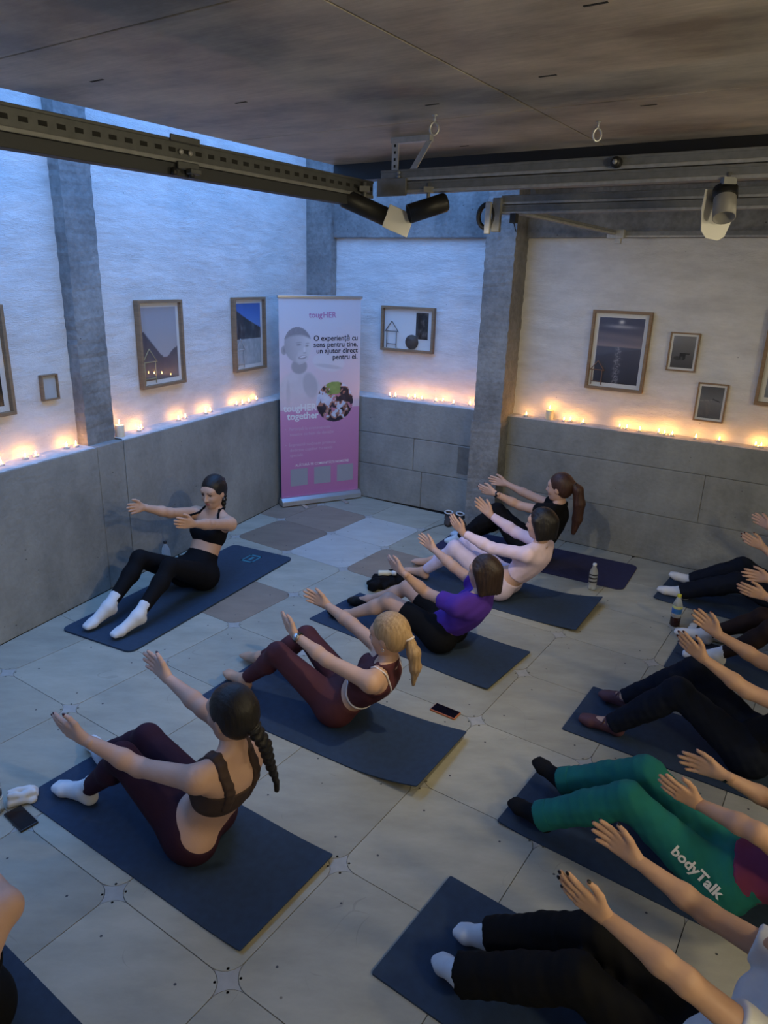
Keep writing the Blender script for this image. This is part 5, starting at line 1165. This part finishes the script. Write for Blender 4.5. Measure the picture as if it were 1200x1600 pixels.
def build_rig():
    strut('steel_rail', 'b', -1.80, -2.4, 2.56, 2.525, 2.588, 'slotted steel rail running along the left edge of the ceiling', slots=True)
    for z, l in ((2.545, 'lower of two steel rails bolted together before the black edge strip'), (2.590, 'upper of two steel rails bolted together before the black edge strip')): strut('steel_rail', 'a', 2.60, -1.79, 5.0, z, z + 0.042, l)
    for z, l in ((2.545, 'lower steel rail of the middle pair beside the wheel bracket'), (2.590, 'upper steel rail of the middle pair beside the wheel bracket')): strut('steel_rail', 'a', 3.55, -1.70, 5.4, z, z + 0.042, l)
    strut('steel_rail', 'a', 5.45, -1.72, 5.6, 2.545, 2.587, 'single far steel rail under the right wall beam')
    strut('steel_rail', 'b', -1.68, 3.60, 5.445, 2.560, 2.590, 'thin steel rail crossing towards the right wall beam', depth=0.03)
    # hanging bracket at the joint
    r = empty('hanging_bracket', (0, 0, 0), TH, 'perforated steel bracket hanging from the plywood ceiling', 'bracket')
    mb = MB(); mb.box(-1.76, -1.73, 2.63, 2.636, 2.55, ZC); mb.build('hanger_strap', M_STEEL, r)
    mb = MB(); mb.box(-1.76, -1.58, 2.62, 2.65, ZC - 0.022, ZC - 0.0005); mb.build('top_plate', M_STEEL, r)
    mb = MB(); mb.add([(-1.60, 2.63, ZC - 0.02), (-1.575, 2.63, ZC - 0.02), (-1.645, 2.63, 2.632), (-1.675, 2.63, 2.632), (-1.60, 2.636, ZC - 0.02), (-1.575, 2.636, ZC - 0.02), (-1.645, 2.636, 2.632), (-1.675, 2.636, 2.632)], [(0, 3, 2, 1), (4, 5, 6, 7), (0, 1, 5, 4), (1, 2, 6, 5), (2, 3, 7, 6), (3, 0, 4, 7)]); mb.build('slanted_strap', M_STEEL, r)
    mb = MB()
    for z in np.arange(2.57, 2.74, 0.025): mb.box(-1.749, -1.741, 2.6285, 2.6305, z, z + 0.010)
    mb.build('strap_holes', M_DARK, r)['kind'] = 'stuff'
    mb = MB()
    for z in (2.56, 2.58, 2.605, 2.62): mb.lathe([(0.007, 0), (0.007, 0.006)], 6, Matrix.Translation((-1.70, 2.596, z)) @ Matrix.Rotation(math.pi / 2, 4, 'X'))
    mb.build('bolts', M_STEEL, r)['kind'] = 'stuff'
    mb = MB(); mb.box(-1.80, -1.66, 2.585, 2.598, 2.535, 2.60); mb.build('joint_plate', M_STEELD, r, 0.003)
    # clamp on the left rail
    r = empty('rail_clamp', (0, 0, 0), TH, 'steel clamp with black knobs on the slotted left rail', 'clamp')
    mb = MB(); mb.box(-1.796, -1.788, 1.53, 1.64, 2.580, 2.598); mb.build('upper_plate', M_STEELB, r, 0.003); mb = MB(); mb.box(-1.796, -1.786, 1.55, 1.63, 2.508, 2.53); mb.box(-1.79, -1.765, 1.58, 1.62, 2.497, 2.512); mb.build('lower_plate', M_STEELB, r, 0.003)
    for b in (1.535, 1.60):
        mb = MB(); mb.lathe([(0.008, 0), (0.009, 0.01), (0.006, 0.022)], 10, Matrix.Translation((-1.788, b, 2.488))); mb.build('knob', M_BLACK, r)
    mb = MB()
    for b in (1.57, 1.605): mb.lathe([(0.008, 0), (0.008, 0.006)], 6, Matrix.Translation((-1.798, b, 2.556)) @ Matrix.Rotation(math.pi / 2, 4, 'Y'))
    mb.build('bolts', M_STEEL, r)['kind'] = 'stuff'
    # wheel bracket on the middle pair
    r = empty('wheel_bracket', (0, 0, 0), TH, 'black wheel and steel plate at the end of the middle rails', 'bracket')
    Mx = Matrix.Translation((-1.77, 3.53, 2.535))
    mb = MB(); mb.tube([tuple(Mx @ Vector((0.045 * math.cos(t), 0, 0.055 * math.sin(t)))) for t in np.linspace(0, 2 * math.pi, 20, False)], 0.013, 8, True); mb.build('wheel', M_BLACK, r)
    mb = MB(); mb.box(-1.735, -1.69, 3.52, 3.545, 2.46, 2.62); mb.build('plate', M_STEELD, r, 0.003)
    mb = MB(); mb.box(-1.765, -1.735, 3.50, 3.52, 2.45, 2.60, Matrix.Translation((0, 0, 0))); mb.build('slanted_plate', M_STEEL, r, 0.003)
    mb = MB(); mb.box(-1.63, -1.60, 3.51, 3.545, 2.50, 2.545); mb.tube([(-1.61, 3.52, 2.50), (-1.595, 3.52, 2.46)], 0.003, 6); mb.build('lock_knob', M_BLACK, r)
    # far corner clamp
    r = empty('corner_clamp', (0, 0, 0), TH, 'steel clamp on the corner of the far rail', 'clamp')
    mb = MB(); mb.box(-1.74, -1.62, 5.40, 5.45, 2.535, 2.595); mb.box(-1.68, -1.64, 5.41, 5.44, 2.50, 2.54); mb.build('plate', M_STEEL, r, 0.004)
    # little sensor on the rails
    r = empty('rail_fitting', (0, 0, 0), TH, 'small black fitting on the upper front rail', 'fitting')
    mb = MB(); mb.lathe([(0.018, 0), (0.018, 0.02), (0.012, 0.026)], 14, Matrix.Translation((-0.83, 2.595, 2.61)) @ Matrix.Rotation(math.pi / 2, 4, 'X')); mb.build('body', M_BLACK, r)
    mb = MB(); mb.lathe([(0.008, 0.02), (0.008, 0.03)], 10, Matrix.Translation((-0.83, 2.595, 2.61)) @ Matrix.Rotation(math.pi / 2, 4, 'X')); mb.build('lens', M_STEEL, r)
    # eye bolts in the ceiling
    for k, (x, y) in enumerate(((0.131, 2.72), (0.695, 2.74))):
        r = empty('eye_bolt', (x, y, ZC), 0, ('shiny eye bolt in the ceiling above the hanging bracket', 'shiny eye bolt in the ceiling above the rail fitting')[k], 'hook')
        mb = MB(); mb.tube([(0.014 * math.cos(t), 0, -0.042 + 0.020 * math.sin(t)) for t in np.linspace(0, 2 * math.pi, 18, False)], 0.0035, 6, True); mb.build('eye', M_ALU, r)
        mb = MB(); mb.lathe([(0.009, -0.003), (0.009, 0), ], 12); mb.lathe([(0.0035, -0.024), (0.0035, 0.0)], 8); mb.build('shank', M_ALU, r)

def spotlight(name, loc, d, label, body_m, L=0.17, R=0.034, hood=None, lamp=None):
    r = empty(name, loc, 0, label, 'spotlight')
    q = Vector(d).normalized().to_track_quat('Z', 'X').to_matrix().to_4x4()
    mb = MB(); mb.lathe([(R * 0.85, -L / 2), (R, -L / 2 + 0.008), (R, L / 2), (R * 0.9, L / 2), (R * 0.85, L / 2 - 0.02), (0.002, L / 2 - 0.022)], 22, q); mb.build('housing', body_m, r)
    mb = MB(); mb.tube([(0, 0, 0.0), (0, 0.0, 0.09)], 0.007, 8); mb.box(-0.02, 0.02, -0.015, 0.015, 0.055, 0.075); mb.build('yoke', M_STEELD, r)
    if hood: hood(r, q, L, R)
    if lamp:
        ld = bpy.data.lights.new('lamp', 'SPOT'); ld.energy = lamp[0]; ld.color = lamp[1]; ld.spot_size = math.radians(lamp[2]); ld.spot_blend = 0.8; ld.shadow_soft_size = 0.03
        lo = bpy.data.objects.new('lamp', ld); link(lo, r); aim = (Vector(lamp[3]) - Vector(loc)).normalized()
        lo.location = aim * (L / 2 + 0.09); lo.rotation_euler = aim.to_track_quat('-Z', 'Y').to_euler()
    return r
def flap(r, q, L, R):
    mb = MB(); mb.box(-0.045, 0.045, -0.005, 0.0, L / 2 - 0.01, L / 2 + 0.10, q @ Matrix.Translation((0, R, 0))); mb.build('white_flap', M_WHITE, r, 0.002)
def hoodw(r, q, L, R):
    # flat white shield hanging behind the lamp head
    sh = [(-0.045, 0.06), (-0.062, 0.0), (-0.066, -0.07), (-0.048, -0.092), (0.0, -0.098), (0.028, -0.085), (0.062, -0.03), (0.052, 0.02), (0.045, 0.06)]
    mb = MB(); mb.prism([(x, z) for x, z in sh], -0.0015, 0.0015, Matrix.Translation((0.0, 0.052, -0.012)) @ Matrix.Rotation(0.35, 4, 'Z') @ Matrix.Rotation(math.pi / 2 - 0.25, 4, 'X')); mb.build('white_shield', M_WHITE, r, 0.001)
    mb = MB(); mb.lathe([(R + 0.003, -L / 2 - 0.002), (R + 0.004, -L / 2 + 0.03), (R + 0.003, -L / 2 + 0.032)], 22, q); mb.build('black_ring', M_BLACK, r)
build_rig()
WARM = (1.0, 0.86, 0.60)
spotlight('spotlight', (-0.115, 3.04, 2.485), (0.19, 0.05, -0.07), 'black cylinder spotlight with white flap under the rail joint', M_BLACK, 0.19, 0.036, flap, (22.0, WARM, 78, (1.35, 5.6, 0.9)))
spotlight('spotlight', (0.135, 3.03, 2.488), (-0.16, -0.03, -0.055), 'black cylinder spotlight beside the hanging bracket', M_BLACK, 0.16, 0.036)
spotlight('spotlight', (1.04, 2.43, 2.475), (-0.10, -0.45, -0.80), 'white hooded spotlight under the front rails', mat('grey_plastic', (0.28, 0.27, 0.26), 0.5), 0.10, 0.034, hoodw, (26.0, WARM, 95, (-0.7, 4.2, 0.3)))
r_ = spotlight('spotlight', (1.28, 2.30, 2.495), (0.6, -0.3, -0.2), 'black spotlight behind the white hooded one', M_BLACK, 0.16, 0.036)
# ------------------------------------------------------------------ small things on the floor
M_PET = mat('clear_plastic', (0.86, 0.9, 0.93), 0.15, trans=0.72, spec=0.5); M_CAPB = mat('black_cap', (0.012, 0.012, 0.012), 0.5)
for _m in (M_PET,): _m.node_tree.nodes['Principled BSDF'].inputs['IOR'].default_value = 1.2
def bottle(loc, label, h=0.21, r=0.03, cap_m=None, lab=None, liquid=None, neck=0.012, body_m=None):
    o = empty('bottle', loc, 0, label, 'bottle')
    prof = [(r * 0.75, 0.0), (r, 0.008), (r, h * 0.3), (r * 0.96, h * 0.33), (r, h * 0.36), (r, h * 0.66), (r * 0.8, h * 0.76), (neck * 1.1, h * 0.89), (neck, h * 0.93)]
    MB().lathe(prof, 20).build('bottle_body', body_m or M_PET, o)
    MB().lathe([(neck * 1.15, h * 0.92), (neck * 1.2, h * 0.925), (neck * 1.2, h * 0.995), (neck * 1.05, h)], 16).build('cap', cap_m or M_CAPB, o)
    if lab: 
        for m_, a, b in lab: MB().lathe([(r + 0.0006, h * a), (r + 0.0006, h * b)], 20, cap=False).build('label_wrap', m_, o)
    if liquid: MB().lathe([(r * 0.76, -0.0), (r + 0.0006, 0.008), (r + 0.0006, h * liquid[1] - 0.002), (r, h * liquid[1])], 18).build('liquid', liquid[0], o)
    return o
def phone(x, y, rz, label, case, z=0.0, tilt=None):
    o = empty('phone', (x, y, z), rz, label, 'phone')
    def slab(n, a, b, c, d, m, bev):
        mb = MB(); mb.box(-a, a, -b, b, c, d); return mb.build(n, m, o, bev)
    slab('case', 0.0765, 0.0375, 0.0005, 0.0105, case, 0.004); slab('screen', 0.072, 0.0335, 0.0103, 0.0112, M_SCREEN, 0.0)
    return o
def crumple(name, prims, label, cat, material, loc, rz=0, h=0.006, amp=0.006, fr=60):
    V, Q = sdf_mesh(prims, h, [(v3(0, 0, 0.001), v3(0, 0, -1))], lambda X, Y, Z: (amp * np.sin(X * fr + 2 * np.sin(Y * fr * 0.7)) * np.sin(Y * fr * 0.8 + Z * fr + 1) + amp * .5 * np.sin(X * fr * 1.9 - Z * fr * 1.3)).astype(np.float32), 1)
    o = bpy.data.objects.new(name, mesh_np(name, V, Q, material)); link(o); o.location = loc; o.rotation_euler = (0, 0, rz); return tag(o, label, cat)
def shoe(x, y, rz, label):
    o = empty('slipper', (x, y, 0), rz, label, 'shoe', 'pair of dark shoes by the pillar')
    P = [cap((-0.08, 0, 0.028), (0.07, 0, 0.026), 0.034, 0.034, 0.02), cap((0.07, 0, 0.026), (0.105, 0, 0.022), 0.034, 0.026, 0.02), cap((-0.08, 0, 0.03), (-0.075, 0, 0.07), 0.034, 0.036, 0.02), ell((-0.05, 0, 0.10), (0.05, 0.03, 0.05), None, 0.008, sub=True)]
    sdf_obj('upper', P, 0.006, mat('dark_suede', (0.06, 0.045, 0.04), 0.9), o, [(v3(0, 0, 0.012), v3(0, 0, -1))])
    MB().prism([(0.125 * math.cos(t) - 0.0 if True else 0, 0.04 * math.sin(t)) for t in np.linspace(0, 2 * math.pi, 20, False)], 0.0005, 0.013).build('sole', mat('dark_rubber', (0.03, 0.03, 0.03), 0.8), o)
    mb = MB(); mb.tube([(-0.055 + 0.048 * math.cos(t), 0.036 * math.sin(t), 0.092) for t in np.linspace(0, 2 * math.pi, 20, False)], 0.007, 8, True); mb.build('white_collar', WHITEC, o)
def build_small():
    bottle((-1.70, 5.16, 0), 'clear water bottle with black cap by the left wall', 0.22, 0.034, mat('black_cap', (0.01, 0.01, 0.01), 0.5))
    blk = mat('black_label', (0.02, 0.02, 0.025), 0.5); whl = mat('white_label', (0.7, 0.72, 0.74), 0.5)
    bottle((1.61, 4.99, 0.0), 'clear water bottle with black print beside the indigo mat', 0.215, 0.032, whl, [(blk, 0.30, 0.36), (blk, 0.44, 0.50), (blk, 0.57, 0.62)])
    bottle((-1.622, 2.462, 0), 'clear water bottle with black cap beside the white towel', 0.22, 0.034, M_CAPB, [(whl, 0.33, 0.36), (blk, 0.40, 0.52), (whl, 0.56, 0.58)])
    yel = mat('yellow_plastic', (0.62, 0.60, 0.05), 0.4); blu = mat('blue_label', (0.03, 0.14, 0.42), 0.4)
    bottle((2.03, 4.425, 0), 'soft drink bottle with yellow cap and blue label', 0.235, 0.033, yel, [(mat('pale_lemon_label', (0.55, 0.58, 0.25), 0.4), 0.58, 0.66), (blu, 0.42, 0.57)], (mat('cola_liquid', (0.03, 0.008, 0.006), 0.2), 0.30))
    phone(0.365, 3.305, math.radians(-34), 'phone in an orange case beside the curled mat', mat('orange_case', (0.45, 0.13, 0.05), 0.5))
    phone(-1.495, 2.425, math.radians(-38), 'black phone below the white towel', mat('black_case', (0.015, 0.015, 0.017), 0.4))
    crumple('towel', [cap((-0.045, y_, z_), (0.045, y_, z_), r_, r_, 0.008) for y_, z_, r_ in ((-0.03, 0.018, 0.018), (-0.005, 0.018, 0.018), (0.02, 0.02, 0.018), (-0.022, 0.042, 0.015), (0.008, 0.044, 0.015))], 'folded white towel at the corner of the near mat', 'towel', WHITEC, (-1.545, 2.545, 0), math.radians(20), 0.005, 0.003, 70)
    crumple('towel', [cap((-0.10, 0.0, 0.025), (0.10, 0.0, 0.025), 0.024, 0.024, 0.02), cap((-0.10, 0.045, 0.025), (0.10, 0.04, 0.025), 0.024, 0.024, 0.02), cap((-0.09, -0.04, 0.025), (0.10, -0.04, 0.025), 0.024, 0.024, 0.02)], 'white towel with a phone lying on it', 'towel', WHITEC, (2.19, 4.275, 0.0), math.radians(-33), 0.006, 0.002, 70)
    phone(2.20, 4.275, math.radians(-33), 'black phone lying on the white towel', mat('black_case', (0.015, 0.015, 0.017), 0.4), 0.052)
    crumple('jacket', [ell((0, 0, 0.035), (0.17, 0.09, 0.03), None, 0.03), cap((-0.15, -0.03, 0.04), (0.12, 0.03, 0.045), 0.04, 0.045, 0.03), cap((-0.05, 0.05, 0.035), (0.15, 0.05, 0.035), 0.04, 0.035, 0.03)], 'crumpled black jacket beside the mat of the violet T-shirt woman', 'jacket', BLK2, (0.035, 4.955, 0), math.radians(40), 0.008, 0.008, 45)
    o = empty('bottle', (0.03, 4.965, 0.092), math.radians(5), 'small pale bottle lying on the black jacket', 'bottle')
    Mx = Matrix.Rotation(math.pi / 2, 4, 'Y'); mb = MB(); mb.lathe([(0.018, -0.06), (0.022, -0.055), (0.022, 0.02), (0.014, 0.04), (0.011, 0.045)], 18, Mx); mb.build('bottle_body', mat('cream_plastic', (0.62, 0.60, 0.48), 0.5), o)
    mb = MB(); mb.lathe([(0.019, 0.043), (0.019, 0.075), (0.017, 0.077)], 18, Mx); mb.build('cap', M_WHITE, o)
    shoe(0.62, 6.44, math.radians(-95), 'dark shoe with white collar by the pillar foot'); shoe(0.735, 6.40, math.radians(-85), 'dark shoe with white collar by the pillar foot')
    mb = MB(); mb.tube([(0.58, 6.40, 0.003), (0.47, 6.30, 0.003), (0.36, 6.16, 0.003), (0.33, 6.08, 0.003), (0.36, 6.03, 0.003), (0.42, 6.0, 0.003)], 0.003, 6)
    tag(mb.build('cable', M_BLACK), 'thin black cable looping across the floor by the shoes', 'cable')
build_small()

# ------------------------------------------------------------------ added fill lamps, unseen, giving warm light behind and beside the photographer
def fill_lamp(x, y, label, power, rad=0.13, z=2.30):
    r = empty('fill_lamp', (x, y, z), 0, label, 'lamp', 'added fill globes')
    em = mat('fill_lamp_globe', (0.8, 0.8, 0.8), 0.5, emit=(1.0, 0.86, 0.56), estr=power)
    MB().lathe([(0.004, -rad)] + [(rad * math.cos(t), rad * math.sin(t)) for t in np.linspace(-1.3, 1.3, 13)] + [(0.03, rad * 0.985)], 28).build('globe', em, r)
    MB().lathe([(0.034, rad * 0.96), (0.034, rad + 0.05), (0.01, rad + 0.06)], 16).build('holder', M_BLACK, r)
    mb = MB(); mb.tube([(0, 0, rad + 0.05), (0, 0, ZC - z - 0.001)], 0.004, 6); mb.build('cord', M_BLACK, r)
fill_lamp(1.7, -0.5, 'added glowing fill globe behind the person in white T-shirt', 42.0)
fill_lamp(3.4, 1.2, 'added glowing fill globe near the side wall', 42.0)
